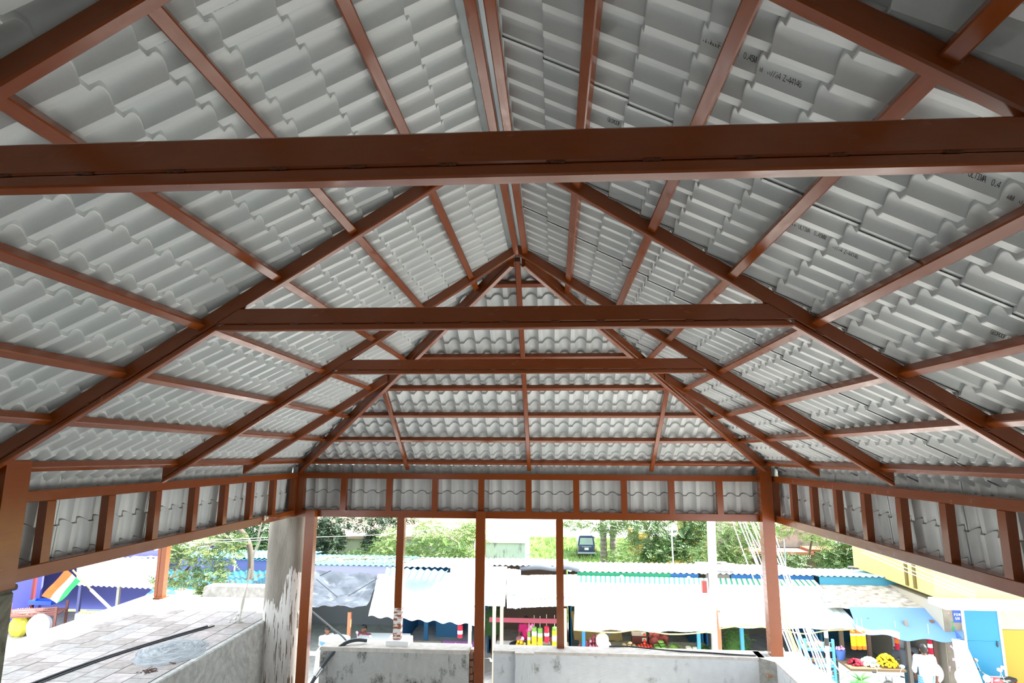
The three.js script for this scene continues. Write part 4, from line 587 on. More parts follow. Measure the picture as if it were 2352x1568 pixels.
tree('shrub', 'small bright shrub at the foot of the streaked wall', 'shrub', [at(815, 1280, -22).x, -7.12, -22], [[[0, 0, 0], [0, 2.2, 0]]], [bl(815, 1274, -22, 0.45, 0.3, 0.3)], 110, 'lacy', G.mid, 0.7, 0.03);
tree('bush', 'light yellow-green feathery bush left of the slender column', 'bush', [at(880, 1290, -20.5).x, -7.12, -20.5], [[[0, 0, 0], [0, 1.5, 0], [0.3, 2.6, 0]]], [bl(880, 1265, -20.5, 0.7, 0.55, 0.5), bl(900, 1240, -20.8, 0.5, 0.6, 0.5), bl(862, 1285, -20.3, 0.35, 0.25, 0.3)], 420, 'lacy', G.light, 0.85, 0.06);
tree('bush', 'large light green feathery bush between the slender column and middle column', 'bush', [at(1010, 1290, -20.5).x, -7.12, -20.5], [[[0, 0, 0], [0.1, 1.6, 0], [-0.4, 3, 0]], [[0.1, 1.6, 0], [0.6, 2.6, 0.2], [1, 3.2, 0.2]]], [bl(985, 1225, -20.6, 0.85, 0.55, 0.6), bl(1040, 1245, -20.4, 0.9, 0.75, 0.6), bl(960, 1270, -20.5, 0.7, 0.5, 0.5), bl(1060, 1280, -20.2, 0.7, 0.4, 0.5), bl(1000, 1290, -20, 0.7, 0.3, 0.4), bl(1085, 1222, -21, 0.6, 0.5, 0.5)], 1300, 'lacy', G.light, 0.9, 0.09);
for (const [u, u2, r0, l] of [[1388, 1382, 0.19, 'left'], [1409, 1408, 0.2, 'right']]) { const p = at(u, 1292, -33), q = at(u2, 1150, -33), T = thing('palm_trunk', `ringed grey palm trunk, ${l} of the two beside the van`, 'palm', [p.x, -7.12, -33]);
  mesh('trunk', grid((s, t) => { const a = s * Math.PI * 2, k = r0 * (1.15 - 0.25 * t) * (1 + 0.05 * Math.sign(Math.sin(t * 70))); return V((q.x - p.x) * t + Math.cos(a) * k, t * 6.8, Math.sin(a) * k); }, 16, 140), new THREE.MeshPhysicalMaterial({ map: tex(64, 256, (x, y) => { const v = 9 * Math.sign(Math.sin(y * 170)) + 30 * fbm(x * 6, y * 20, 3, 3); return [116 + v, 110 + v, 102 + v]; }), roughness: 0.95, side: THREE.DoubleSide }), T);
  const fr = []; for (let i = 0; i < 9; i++) { const a = i * 0.7; fr.push(tube([V(q.x - p.x, 6.7, 0), V(q.x - p.x + Math.cos(a) * 1.1, 7.3, Math.sin(a) * 1.1), V(q.x - p.x + Math.cos(a) * 2.2, 6.6, Math.sin(a) * 2.2)], 0.05, 10, 4)); } mesh('fronds', fr, M('#6f9a48', 0.7), T); }
tree('tree', 'sparse leafy branches overhanging the palms and the van', 'tree', [6.2, -7.12, -31.5], [[[0, 0, 0], [-0.2, 2.4, 0], [-0.8, 4, 0.2], [-2.4, 4.6, 0.3]], [[-0.2, 2.6, 0], [0.5, 4.2, 0], [0.8, 5.4, 0]]], [bl(1330, 1205, -31, 1.0, 0.3, 0.6), bl(1395, 1210, -31, 0.9, 0.4, 0.6), bl(1430, 1200, -31, 0.9, 0.4, 0.6)], 230, 'broad', G.pale, 0.95, 0.13);
tree('bush', 'low bright bush beside the right palm trunk', 'bush', [at(1430, 1290, -29).x, -7.12, -29], [[[0, 0, 0], [0, 1, 0]]], [bl(1432, 1262, -29, 0.65, 0.5, 0.5), bl(1420, 1285, -28, 0.6, 0.3, 0.4), bl(1450, 1290, -27, 0.8, 0.3, 0.5)], 330, 'lacy', ['#6f9f3e', '#b3cf78'], 0.95, 0.05);
tree('tree', 'broad mid-green tree right of the palms, behind the hook pole', 'tree', [at(1520, 1290, -25).x, -7.12, -25], [[[0, 0, 0], [0.1, 1.6, 0], [-0.3, 3.5, 0]], [[0.1, 1.6, 0], [0.9, 2.8, 0], [1.4, 4, 0]]], [bl(1490, 1225, -25, 1.1, 0.8, 0.8), bl(1545, 1210, -25, 1.2, 0.7, 0.8), bl(1530, 1255, -24.6, 1.1, 0.6, 0.7), bl(1580, 1260, -24.8, 0.9, 0.7, 0.7), bl(1500, 1275, -24.4, 0.8, 0.4, 0.5), bl(1600, 1215, -25, 0.9, 0.7, 0.7)], 1300, 'fine', ['#4c7c3a', '#86a85a'], 1.0, 0.13);
tree('tree', 'light green tree behind the utility pole and cables', 'tree', [at(1660, 1290, -23).x, -7.12, -23], [[[0, 0, 0], [0, 1.8, 0], [0.4, 4, 0]]], [bl(1620, 1275, -22.6, 0.7, 0.5, 0.5), bl(1660, 1245, -23, 0.9, 0.8, 0.7), bl(1700, 1215, -23, 1.0, 0.7, 0.7), bl(1690, 1270, -22.8, 0.8, 0.6, 0.5), bl(1745, 1215, -23.5, 0.8, 0.5, 0.6)], 1000, 'lacy', ['#79a84c', '#bcd48a'], 0.95, 0.12);
tree('bush', 'pale feathery creeper hanging over the terraced building', 'bush', [at(1860, 1235, -25).x, -7.12, -25.2], [[[0, 0, 0], [0, 2.6, 0], [0.2, 3.6, 0.1]]], [bl(1800, 1210, -25, 0.6, 0.4, 0.3), bl(1860, 1225, -25, 0.6, 0.4, 0.3), bl(1905, 1245, -25, 0.5, 0.35, 0.3)], 260, 'lacy', G.light, 0.85, 0.05);
tree('shrub', 'grey-green shrub at the base of the terraced building, by the corner column', 'shrub', [at(1800, 1300, -24).x, -7.12, -24], [[[0, 0, 0], [0, 1.6, 0]]], [bl(1790, 1290, -24, 0.45, 0.35, 0.3), bl(1825, 1288, -24, 0.5, 0.35, 0.3)], 190, 'broad', G.pale, 0.8, 0.04);
tree('bush', 'big deep green bush under the right eave beside the yellow building', 'bush', [at(1980, 1300, -21.5).x, -7.12, -21.5], [[[0, 0, 0], [0, 1.6, 0], [0.2, 2.8, 0]]], [bl(1920, 1285, -21.5, 0.7, 0.5, 0.6), bl(1960, 1265, -21.5, 0.9, 0.6, 0.7), bl(2010, 1275, -21.4, 1.0, 0.6, 0.7), bl(2050, 1290, -21.3, 0.7, 0.4, 0.5), bl(1940, 1300, -21, 0.9, 0.3, 0.5), bl(1985, 1245, -22, 0.8, 0.4, 0.6)], 1400, 'fine', ['#467a2e', '#86aa4c'], 0.9, 0.09);
// ---------------------------------------------------------------- people: one continuous body each, clothes as children
function sdfMesh(bones, cell, grow = 0, k = 0.03) {            // bones: [ax,ay,az,ra, bx,by,bz,rb]
  let lo = V(9, 9, 9), hi = V(-9, -9, -9); for (const b of bones) for (const o of [0, 4]) { const r = b[o + 3] + grow + 0.03; lo.min(V(b[o] - r, b[o + 1] - r, b[o + 2] - r)); hi.max(V(b[o] + r, b[o + 1] + r, b[o + 2] + r)); }
  const c = lo.clone().add(hi).multiplyScalar(0.5), half = Math.max(hi.x - lo.x, hi.y - lo.y, hi.z - lo.z) / 2, res = Math.min(110, Math.ceil(half * 2 / cell) + 4), mc = new MarchingCubes(res, new THREE.MeshBasicMaterial(), false, false, 400000);
  const step = 2 / res, q = V(0, 0, 0);
  for (let z = 0; z < res; z++) for (let y = 0; y < res; y++) for (let x = 0; x < res; x++) {
    q.set((-1 + x * step) * half * 1.02 + c.x, (-1 + y * step) * half * 1.02 + c.y, (-1 + z * step) * half * 1.02 + c.z); let d = 1e3;
    for (const b of bones) { const ex = b[4] - b[0], ey = b[5] - b[1], ez = b[6] - b[2], px = q.x - b[0], py = q.y - b[1], pz = q.z - b[2], L2 = ex * ex + ey * ey + ez * ez || 1e-9, t = Math.max(0, Math.min(1, (px * ex + py * ey + pz * ez) / L2)), dx = px - ex * t, dy = py - ey * t, dz = pz - ez * t, v = Math.sqrt(dx * dx + dy * dy + dz * dz) - (b[3] + (b[7] - b[3]) * t) - grow; const h = Math.max(0, Math.min(1, 0.5 + 0.5 * (d - v) / k)); d = d + (v - d) * h - k * h * (1 - h); }
    mc.field[x + y * res + z * res * res] = -d;
  }
  mc.isolation = 0; mc.update(); const n = mc.count, g = new THREE.BufferGeometry();
  g.setAttribute('position', new THREE.Float32BufferAttribute(mc.positionArray.slice(0, n * 3), 3)); g.scale(half * 1.02, half * 1.02, half * 1.02).translate(c.x, c.y, c.z);
  const w = mergeVertices(g, 1e-4); w.computeVertexNormals(); w.setAttribute('uv', new THREE.Float32BufferAttribute(new Float32Array(w.attributes.position.count * 2), 2)); return w.toNonIndexed();
}
const B = (a, ra, b, rb) => [a.x, a.y, a.z, ra, b.x, b.y, b.z, rb];
// skeleton in metres, facing +z; j holds the joints that the pose moves
function skeleton(j) {
  const J = { hip: V(0, 0.92, 0), chest: V(0, 1.28, 0), neck: V(0, 1.44, 0), head: V(0, 1.58, 0.01), sl: V(0.18, 1.38, 0), sr: V(-0.18, 1.38, 0), el: V(0.23, 1.1, 0), er: V(-0.23, 1.1, 0), wl: V(0.24, 0.86, 0.06), wr: V(-0.24, 0.86, 0.06), kl: V(0.1, 0.5, 0.02), kr: V(-0.1, 0.5, 0.02), al: V(0.1, 0.08, 0), ar: V(-0.1, 0.08, 0), tl: V(0.12, 0.03, 0.15), tr: V(-0.12, 0.03, 0.15), ...j };
  const hipL = J.hip.clone().add(V(0.09, -0.03, 0)), hipR = J.hip.clone().add(V(-0.09, -0.03, 0));
  const torso = [B(J.hip, 0.135, J.chest, 0.14), B(J.chest, 0.14, J.neck, 0.06), B(J.sl, 0.06, J.sr, 0.06)], armL = [B(J.sl, 0.055, J.el, 0.042), B(J.el, 0.042, J.wl, 0.029)], armR = [B(J.sr, 0.055, J.er, 0.042), B(J.er, 0.042, J.wr, 0.029)];
  const legs = [B(hipL, 0.085, J.kl, 0.058), B(J.kl, 0.056, J.al, 0.038), B(J.al, 0.036, J.tl, 0.026), B(hipR, 0.085, J.kr, 0.058), B(J.kr, 0.056, J.ar, 0.038), B(J.ar, 0.036, J.tr, 0.026)];
  const hd = J.head, face = [B(hd.clone().add(V(0, 0.02, -0.01)), 0.082, hd.clone().add(V(0, -0.045, 0.03)), 0.058), B(J.neck, 0.05, hd, 0.05)];
  const f = J.look || V(0, 0, 1), s = V(0, 1, 0).cross(f).normalize(); const fp = (a, b, c) => hd.clone().addScaledVector(s, a).add(V(0, b, 0)).addScaledVector(f, c);
  face.push(B(fp(0, 0.005, 0.085), 0.010, fp(0, -0.02, 0.1), 0.014), B(fp(0.085, -0.005, -0.005), 0.018, fp(0.088, -0.03, 0), 0.012), B(fp(-0.085, -0.005, -0.005), 0.018, fp(-0.088, -0.03, 0), 0.012), B(fp(0.022, -0.052, 0.082), 0.008, fp(-0.022, -0.052, 0.082), 0.008), B(fp(0.03, 0.018, 0.08), 0.012, fp(0.034, 0.02, 0.08), 0.012), B(fp(-0.03, 0.018, 0.08), 0.012, fp(-0.034, 0.02, 0.08), 0.012));
  const hand = (w, e, sg) => { const d = w.clone().sub(e).normalize(), n = Math.abs(d.y) > 0.8 ? V(0, 0, 1) : V(0, 1, 0), a = d.clone().cross(n).normalize().multiplyScalar(sg), c = a.clone().cross(d), out = [], P = (x, y, z) => w.clone().addScaledVector(a, x).addScaledVector(d, y).addScaledVector(c, z); out.push(B(P(-0.018, 0.02, 0), 0.017, P(0.018, 0.075, 0), 0.02), B(P(0.018, 0.02, 0), 0.017, P(-0.018, 0.075, 0), 0.02));
    [[-0.03, 0.055], [-0.01, 0.068], [0.01, 0.064], [0.029, 0.05]].forEach(([x, l]) => { out.push(B(P(x, 0.08, 0), 0.0095, P(x * 1.1, 0.08 + l * 0.55, -0.012 * sg), 0.009), B(P(x * 1.1, 0.08 + l * 0.55, -0.012 * sg), 0.009, P(x * 1.1, 0.08 + l, -0.036 * sg), 0.008)); }); out.push(B(P(-0.03, 0.03, 0), 0.012, P(-0.056, 0.065, -0.016 * sg), 0.0105), B(P(-0.056, 0.065, -0.016 * sg), 0.0105, P(-0.058, 0.092, -0.026 * sg), 0.009)); return out; };
  return { J, torso, armL, armR, legs, face, hands: [...hand(J.wl, J.el, 1), ...hand(J.wr, J.er, -1)], hipL, hipR };
}
const skin = M('#6e4630', 0.55), hairMat = M('#15120f', 0.5);
function person(label, pos, turn, pose, { top, sleeve = 0.6, low, lowKind = 'trousers', scale = 1, hairLong = false, topMat, lowMat }) {
  const S = skeleton(pose), T = thing('person', label, 'person', pos, turn); T.scale.setScalar(scale);
  const body = merge([sdfMesh([...S.torso, ...S.armL, ...S.armR, ...S.legs, ...S.face], 0.021), sdfMesh(S.hands, 0.012, 0, 0.008)]); mesh('body', body, skin, T);
  const h = S.J.head, f = S.J.look || V(0, 0, 1); const hp = (b, c) => h.clone().add(V(0, b, 0)).addScaledVector(f, c);
  mesh('hair', sdfMesh([B(hp(0.04, -0.02), 0.086, hp(0.06, 0.01), 0.078), B(hp(0.0, -0.045), 0.07, hp(-0.02, -0.05), 0.06), ...(hairLong ? [B(hp(-0.03, -0.08), 0.05, hp(-0.28, -0.15), 0.025)] : [])], 0.018), hairMat, T);
  const cutArm = a => { const e = a[0]; const p = V(e[0], e[1], e[2]), q = V(e[4], e[5], e[6]); return sleeve > 1 ? [a[0], B(q, 0.042, q.clone().lerp(V(a[1][4], a[1][5], a[1][6]), sleeve - 1), 0.036)] : [B(p, 0.055, p.clone().lerp(q, sleeve), 0.046)]; };
  mesh('shirt', sdfMesh([B(S.J.hip.clone().add(V(0, -0.06, 0)), 0.14, S.J.chest, 0.142), B(S.J.chest, 0.14, S.J.chest.clone().lerp(S.J.neck, 0.7), 0.075), S.torso[2], ...cutArm(S.armL), ...cutArm(S.armR)], 0.021, 0.014), topMat || M(top, 0.8), T);
  if (lowKind === 'wrap') { const a = S.J.hip, k = S.J.al.clone().add(S.J.ar).multiplyScalar(0.5); mesh('wrap_skirt', grid((s, t) => { const an = s * Math.PI * 2, r = lerp(0.165, 0.205, t) * (1 + 0.035 * Math.sin(an * 7 + t * 2)); return V(a.x + Math.cos(an) * r * 1.08, lerp(a.y + 0.04, 0.12, t), a.z + Math.sin(an) * r * 0.85); }, 60, 14), lowMat || M(low, 0.85), T); }
  else if (lowKind === 'drape') mesh('sari', sdfMesh([B(S.hipL, 0.13, S.J.kl, 0.1), B(S.hipR, 0.13, S.J.kr, 0.1), B(S.J.kl, 0.1, S.J.al, 0.085), B(S.J.kr, 0.1, S.J.ar, 0.085), B(S.J.hip, 0.15, S.J.sl.clone().lerp(S.J.chest, 0.3), 0.1)], 0.024, 0.008), M(low, 0.8), T);
  else mesh('trousers', sdfMesh([B(S.J.hip, 0.13, S.J.hip.clone().add(V(0, 0.05, 0)), 0.125), ...S.legs.filter((b, i) => i % 3 < 2).map(b => [...b])], 0.021, 0.012), M(low, 0.85), T);
  return T;
}
const checks = new THREE.MeshPhysicalMaterial({ map: tex(256, 256, (x, y) => { const a = (x * 22) % 1 < 0.12, b = (y * 14) % 1 < 0.12; return a && b ? [236, 240, 246] : a || b ? [176, 206, 232] : [74, 138, 200]; }), roughness: 0.9, side: THREE.DoubleSide });
const tiedye = new THREE.MeshPhysicalMaterial({ color: '#c3d2d8', roughness: 0.85, side: THREE.DoubleSide });
const sit = { hip: V(0, 0.32, 0), chest: V(0, 0.68, 0.05), neck: V(0, 0.85, 0.08), head: V(0, 0.99, 0.12), sl: V(0.17, 0.79, 0.06), sr: V(-0.17, 0.79, 0.06), el: V(0.24, 0.52, 0.12), er: V(-0.24, 0.52, 0.12), wl: V(0.12, 0.42, 0.36), wr: V(-0.12, 0.42, 0.36), kl: V(0.24, 0.45, 0.36), kr: V(-0.24, 0.45, 0.36), al: V(0.12, 0.09, 0.3), ar: V(-0.12, 0.09, 0.3), tl: V(0.14, 0.04, 0.44), tr: V(-0.14, 0.04, 0.44) };
const chairSit = { hip: V(0, 0.5, 0), chest: V(0, 0.86, 0.03), neck: V(0, 1.03, 0.04), head: V(0, 1.17, 0.08), sl: V(0.18, 0.97, 0.03), sr: V(-0.18, 0.97, 0.03), el: V(0.25, 0.72, 0.1), er: V(-0.25, 0.72, 0.1), wl: V(0.16, 0.62, 0.34), wr: V(-0.16, 0.62, 0.34), kl: V(0.13, 0.5, 0.44), kr: V(-0.13, 0.5, 0.44), al: V(0.13, 0.08, 0.42), ar: V(-0.13, 0.08, 0.42), tl: V(0.14, 0.03, 0.57), tr: V(-0.14, 0.03, 0.57) };
person('person standing with back turned, pale shirt and blue checked wrap, before the flower stall', [at(2122, 1500, -10.9).x, GY, -10.9], Math.PI - 0.3, { el: V(0.25, 1.11, -0.02), er: V(-0.25, 1.11, -0.02), wl: V(0.2, 0.9, 0.14) }, { topMat: tiedye, sleeve: 1.35, lowMat: checks, lowKind: 'wrap', scale: 1.05 });
person('person in white shirt seated behind the yellow flowers', [at(2070, 1490, -13.4).x, GY + 0.5, -13.6], 0.4, sit, { top: '#d6d8da', sleeve: 0.8, low: '#8b8f96', lowKind: 'drape' });
person('person in pink and mauve seated behind the black basket of lemons', [at(1205, 1468, -13.3).x, GY + 0.4, -14.3], 0.1, sit, { top: '#c2246e', sleeve: 0.5, low: '#a77184', lowKind: 'drape', hairLong: true });
person('person in a coral top bending over the vegetables', [at(1502, 1478, -13.7).x, GY + 0.5, -14.2], 0.7, { ...sit, chest: V(0, 0.62, 0.16), neck: V(0, 0.76, 0.24), head: V(0, 0.86, 0.33), sl: V(0.17, 0.7, 0.2), sr: V(-0.17, 0.7, 0.2), wl: V(0.1, 0.4, 0.5), wr: V(-0.1, 0.4, 0.5) }, { top: '#cf6a62', sleeve: 0.5, low: '#b65a56', lowKind: 'drape', hairLong: true });
person('person in white shirt and dark trousers seated at the tarpaulin stall', [at(748, 1470, -12.9).x, GY + 0.1, -12.9], 0.9, chairSit, { top: '#e8eaee', sleeve: 0.7, low: '#1c2230' });
person('person in brown trousers seated beside the painted counter', [at(838, 1475, -13.2).x, GY + 0.1, -13.2], -0.4, chairSit, { top: '#7c3a44', sleeve: 0.7, low: '#4a2c26' });
// ---------------------------------------------------------------- van and motorcycles
{ const p = at(1348, 1287, -39), T = thing('van', 'dark blue van seen from behind on the grass lot', 'van', [2.66, -7.12, -40], 0.02), navy = M('#27375c', 0.3, { clearcoat: 0.6 });
  const prof = (w0, w1, h0, h1, z0, z1) => grid((s, t) => { const a = [[-w0, h0], [w0, h0], [w1, h1], [-w1, h1], [-w0, h0]], i = Math.min(3, Math.floor(s * 4)), f = s * 4 - i; return V(lerp(a[i][0], a[i + 1][0], f), lerp(a[i][1], a[i + 1][1], f), lerp(z0, z1, t)); }, 16, 8);
  mesh('lower_body', rbox(1.24, 0.62, 2.9, 0.09, 0, 0.62, -1.2), navy, T);
  const s = new THREE.Shape([[-0.62, 0.88], [0.62, 0.88], [0.52, 1.52], [0.44, 1.6], [-0.44, 1.6], [-0.52, 1.52]].map(q => new THREE.Vector2(...q))); mesh('cabin', new THREE.ExtrudeGeometry(s, { depth: 2.5, bevelEnabled: true, bevelSize: 0.02, bevelThickness: 0.03, bevelSegments: 2 }).translate(0, 0, -2.45), navy, T);
  mesh('rear_window', new THREE.ShapeGeometry(new THREE.Shape([[-0.5, 0.98], [0.5, 0.98], [0.44, 1.46], [-0.44, 1.46]].map(q => new THREE.Vector2(...q)))).translate(0, 0, 0.085), M('#aebcc4', 0.08, { metalness: 0.4 }), T);
  const tail = mesh('tailgate', rbox(1.12, 0.3, 0.05, 0.03, 0, 0.78, 0.26), navy, T); mesh('tailgate_trim', box(-0.34, 0.34, 0.85, 0.88, 0.28, 0.295), M('#c9ccd0', 0.3, { metalness: 0.7 }), tail);
  mesh('number_plate', box(-0.15, 0.15, 0.64, 0.8, 0.285, 0.3), M('#e6e6de', 0.5), T); mesh('bumper', rbox(1.28, 0.13, 0.16, 0.05, 0, 0.42, 0.28), M('#8d949c', 0.35), T);
  for (const x of [-0.57, 0.57]) { mesh('tail_light', rbox(0.08, 0.2, 0.06, 0.02, x, 0.72, 0.25), M('#b0452f', 0.3), T); const w = mesh('rear_wheel', new THREE.CylinderGeometry(0.27, 0.27, 0.16, 20).rotateZ(Math.PI / 2).translate(x * 0.93, 0.27, -0.35), M('#1c1c1e', 0.8), T); mesh('hub', new THREE.CylinderGeometry(0.13, 0.13, 0.17, 14).rotateZ(Math.PI / 2).translate(x * 0.93, 0.27, -0.35), M('#9a9ca0', 0.4, { metalness: 0.6 }), w); mesh('front_wheel', new THREE.CylinderGeometry(0.27, 0.27, 0.16, 20).rotateZ(Math.PI / 2).translate(x * 0.93, 0.27, -2.2), M('#1c1c1e', 0.8), T); }
  mesh('roof_rack', [rod(V(-0.42, 1.7, 0), V(0.42, 1.7, 0), 0.02), rod(V(-0.42, 1.7, -1.6), V(0.42, 1.7, -1.6), 0.02), rod(V(-0.42, 1.7, 0), V(-0.42, 1.7, -1.6), 0.02), rod(V(0.42, 1.7, 0), V(0.42, 1.7, -1.6), 0.02)], M('#c9cdd2', 0.4), T);
  mesh('side_mirror', rbox(0.12, 0.14, 0.07, 0.02, 0.72, 1.22, -2.2), M('#20242c', 0.5), T); }
function motorcycle(label, pos, turn, body, seat = '#1c1c1e') {
  const T = thing('motorcycle', label, 'motorcycle', pos, turn), blk = M('#1b1b1d', 0.6), chrome = M('#c6cacc', 0.15, { metalness: 0.9 }), bm = M(body, 0.25, { clearcoat: 0.7 });
  for (const [z, n] of [[0.62, 'front_wheel'], [-0.62, 'rear_wheel']]) { const w = mesh(n, new THREE.TorusGeometry(0.26, 0.05, 10, 28).rotateY(Math.PI / 2).translate(0, 0.31, z), blk, T); const sp = []; for (let i = 0; i < 8; i++) sp.push(rod(V(0, 0.31, z), V(0, 0.31 + Math.sin(i * 0.785) * 0.24, z + Math.cos(i * 0.785) * 0.24), 0.006, 4)); mesh('spokes', sp, chrome, w); mesh('mudguard', new THREE.TorusGeometry(0.34, 0.035, 6, 16, 2).rotateY(Math.PI / 2).rotateX(z > 0 ? -2.2 : -0.9).translate(0, 0.31, z), bm, w); }
  mesh('tank', ball(0.2, 0, 0.82, 0.16, 0.7, 0.62, 1.35, 18), bm, T); mesh('seat', rbox(0.24, 0.1, 0.66, 0.05, 0, 0.8, -0.32), M(seat, 0.6), T); mesh('engine', [rbox(0.26, 0.28, 0.34, 0.04, 0, 0.45, 0.06), cyl(0.08, 0.08, 0.22, 0, 0.5, 0.16, 12)], M('#8b8e92', 0.35, { metalness: 0.7 }), T);
  mesh('frame', [rod(V(0, 0.85, 0.4), V(0, 0.4, -0.1), 0.025), rod(V(0, 0.4, -0.1), V(0, 0.32, -0.6), 0.022), rod(V(0, 0.75, -0.5), V(0, 0.32, -0.6), 0.022)], blk, T);
  mesh('fork', [rod(V(0.08, 0.31, 0.62), V(0.08, 0.98, 0.4), 0.02), rod(V(-0.08, 0.31, 0.62), V(-0.08, 0.98, 0.4), 0.02)], chrome, T); const hb = mesh('handlebar', tube([V(0.36, 1.06, 0.26), V(0.2, 1.04, 0.36), V(0, 1.0, 0.4), V(-0.2, 1.04, 0.36), V(-0.36, 1.06, 0.26)], 0.014, 20, 6), chrome, T);
  for (const x of [-0.3, 0.3]) { mesh('grip', rod(V(x * 0.95, 1.058, 0.3), V(x * 1.22, 1.06, 0.25), 0.02), blk, hb); }
  for (const x of [-0.24, 0.24]) { const m = mesh('mirror', [rod(V(x, 1.04, 0.34), V(x * 1.35, 1.26, 0.34), 0.008), ball(0.07, x * 1.4, 1.3, 0.34, 1, 0.75, 0.25)], chrome, T); }
  mesh('headlight', ball(0.1, 0, 0.95, 0.5, 1, 1, 0.7), M('#e9edee', 0.1), T); mesh('exhaust', rod(V(0.14, 0.3, 0.1), V(0.16, 0.34, -0.75), 0.035), chrome, T); mesh('tail_light', rbox(0.1, 0.07, 0.05, 0.02, 0, 0.72, -0.7), M('#c03428', 0.3), T); return T;
}
motorcycle('red motorcycle parked before the blue door', [at(2292, 1545, -11.2).x, GY, -11.2], -1.1, '#b3202a');
motorcycle('black motorcycle with white panels at the right edge', [at(2345, 1560, -10.5).x, GY, -10.5], -0.9, '#e6e8ea');
motorcycle('motorcycle with its handlebar in front of the white flower cart', [at(2035, 1568, -10.6).x, GY, -10.5], 2.6, '#2c2f34');
motorcycle('motorcycle whose round mirror shows over the stained parapet', [at(815, 1478, -12.2).x, GY, -12.1], 2.5, '#5a1e22');
// ---------------------------------------------------------------- goods on the stalls
function counter(label, x0, x1, z0, z1, y, top, skirt, name = 'stall_table') { const T = thing(name, label, 'table', [(x0 + x1) / 2, GY, (z0 + z1) / 2]); const L = g => g.translate(-T.position.x, -GY, -T.position.z); mesh('table_top', L(box(x0, x1, y - 0.05, y, z0, z1, 0.01)), M(top, 0.8), T); mesh('table_front', L(box(x0 + 0.03, x1 - 0.03, GY, y - 0.05, z1 - 0.06, z1 - 0.02)), M(skirt, 0.85), T); for (const x of [x0 + 0.05, x1 - 0.05]) for (const z of [z0 + 0.05, z1 - 0.1]) mesh('leg', L(box(x - 0.03, x + 0.03, GY, y - 0.05, z - 0.03, z + 0.03)), M('#6b5844', 0.85), T); return T; }
const yV = -5.72;
counter('long counter of the vegetable stall under the green striped awning', 1.1, 5.2, -14.3, -12.9, yV, '#8d8474', '#9c9a92');
counter('counter of the thatch stall with flowers and lemons', -1.6, 0.75, -14.0, -12.6, yV, '#eceae6', '#b9b3a4');
counter('counter beside the blue door post with purple cloth and bananas', -3.35, -2.1, -13.8, -12.6, yV, '#a765b0', '#d6d0c6');
counter('low concrete counter under the white cloth', -5.2, -3.5, -14.4, -13.2, -5.9, '#a79a88', '#95897a');
function heap(name, label, cat, group, geo, mats, cx, cz, rx, rz, h, n, y = yV) {   // loosely packed layers, each a little smaller than the one below
  geo.computeBoundingBox(); const bb = geo.boundingBox, sx = (bb.max.x - bb.min.x) * 1.03, sy = (bb.max.y - bb.min.y) * 1.01, sz = (bb.max.z - bb.min.z) * 1.03, rot = sx < sz * 1.2; let made = 0;
  for (let l = 0; l < 8 && made < n; l++) { const f = Math.max(0.12, 1 - l * sy / (h + sy)), spots = []; for (let x = -rx * f + (l % 2) * sx / 2; x <= rx * f; x += sx) for (let z = -rz * f + (l % 2) * sz / 2; z <= rz * f; z += sz) if ((x / rx / f) ** 2 + (z / rz / f) ** 2 <= 1) spots.push([x, z]);
    for (const [x, z] of spots) { if (made++ >= n) break; const m = mesh(name, geo, mats[(rnd() * mats.length) | 0]); m.position.set(cx + x, y - bb.min.y + 0.001 + l * sy, cz + z); if (rot) m.rotation.y = (rnd() * 4 | 0) * Math.PI / 2; tag(m, label, cat, group); } }
}
const onion = new THREE.LatheGeometry([[0, -0.045], [0.03, -0.038], [0.048, -0.005], [0.04, 0.028], [0.014, 0.045], [0.006, 0.065], [0, 0.068]].map(p => new THREE.Vector2(...p)), 12), roundG = ball(0.045, 0, 0, 0, 1, 0.94, 1, 12), oval = ball(0.05, 0, 0, 0, 1.4, 0.85, 0.9, 12), gourd = ball(0.04, 0, 0, 0, 2.4, 0.9, 0.9, 12), lemonG = ball(0.04, 0, 0, 0, 1.25, 1, 1, 12);
heap('onion', 'red onion in the heap at the left of the vegetable counter', 'onion', 'red onions in the heap', onion, ['#b4566c', '#c98092', '#d9a6b0', '#a8485e'].map(c => M(c, 0.5)), 1.62, -13.25, 0.62, 0.42, 0.32, 150);
heap('potato', 'brown potato in the heap beside the onions', 'potato', 'potatoes in the heap', oval, ['#c9a878', '#b8956a', '#d6bb8e'].map(c => M(c, 0.8)), 2.62, -13.3, 0.3, 0.28, 0.16, 44);
heap('tomato', 'red tomato in the row of tomatoes at mid counter', 'tomato', 'tomatoes on the counter', roundG, ['#c8321e', '#d8452a'].map(c => M(c, 0.3)), 3.12, -13.3, 0.34, 0.26, 0.15, 46);
heap('cucumber', 'small green cucumber in the heap by the coral-topped person', 'cucumber', 'green cucumbers on the counter', gourd, ['#5f8f3a', '#7fae4c', '#48742c'].map(c => M(c, 0.45)), 3.62, -13.35, 0.26, 0.26, 0.24, 46);
heap('lime', 'green lime at the right end of the vegetable counter', 'lime', 'limes on the counter', roundG, ['#b6cf3a', '#9dbb38'].map(c => M(c, 0.4)), 4.8, -13.2, 0.3, 0.2, 0.05, 18);
heap('white_radish', 'white radish in the pile before the steel trays', 'radish', 'white radishes on the counter', gourd, ['#efe9d6', '#e3ddc4'].map(c => M(c, 0.5)), 4.55, -13.3, 0.26, 0.2, 0.12, 22);
heap('lemon', 'yellow lemon in the black basket', 'lemon', 'lemons in the black basket', lemonG, ['#f0c41e', '#f6d43a'].map(c => M(c, 0.4)), -0.78, -13.1, 0.2, 0.18, 0.12, 34, yV + 0.1);
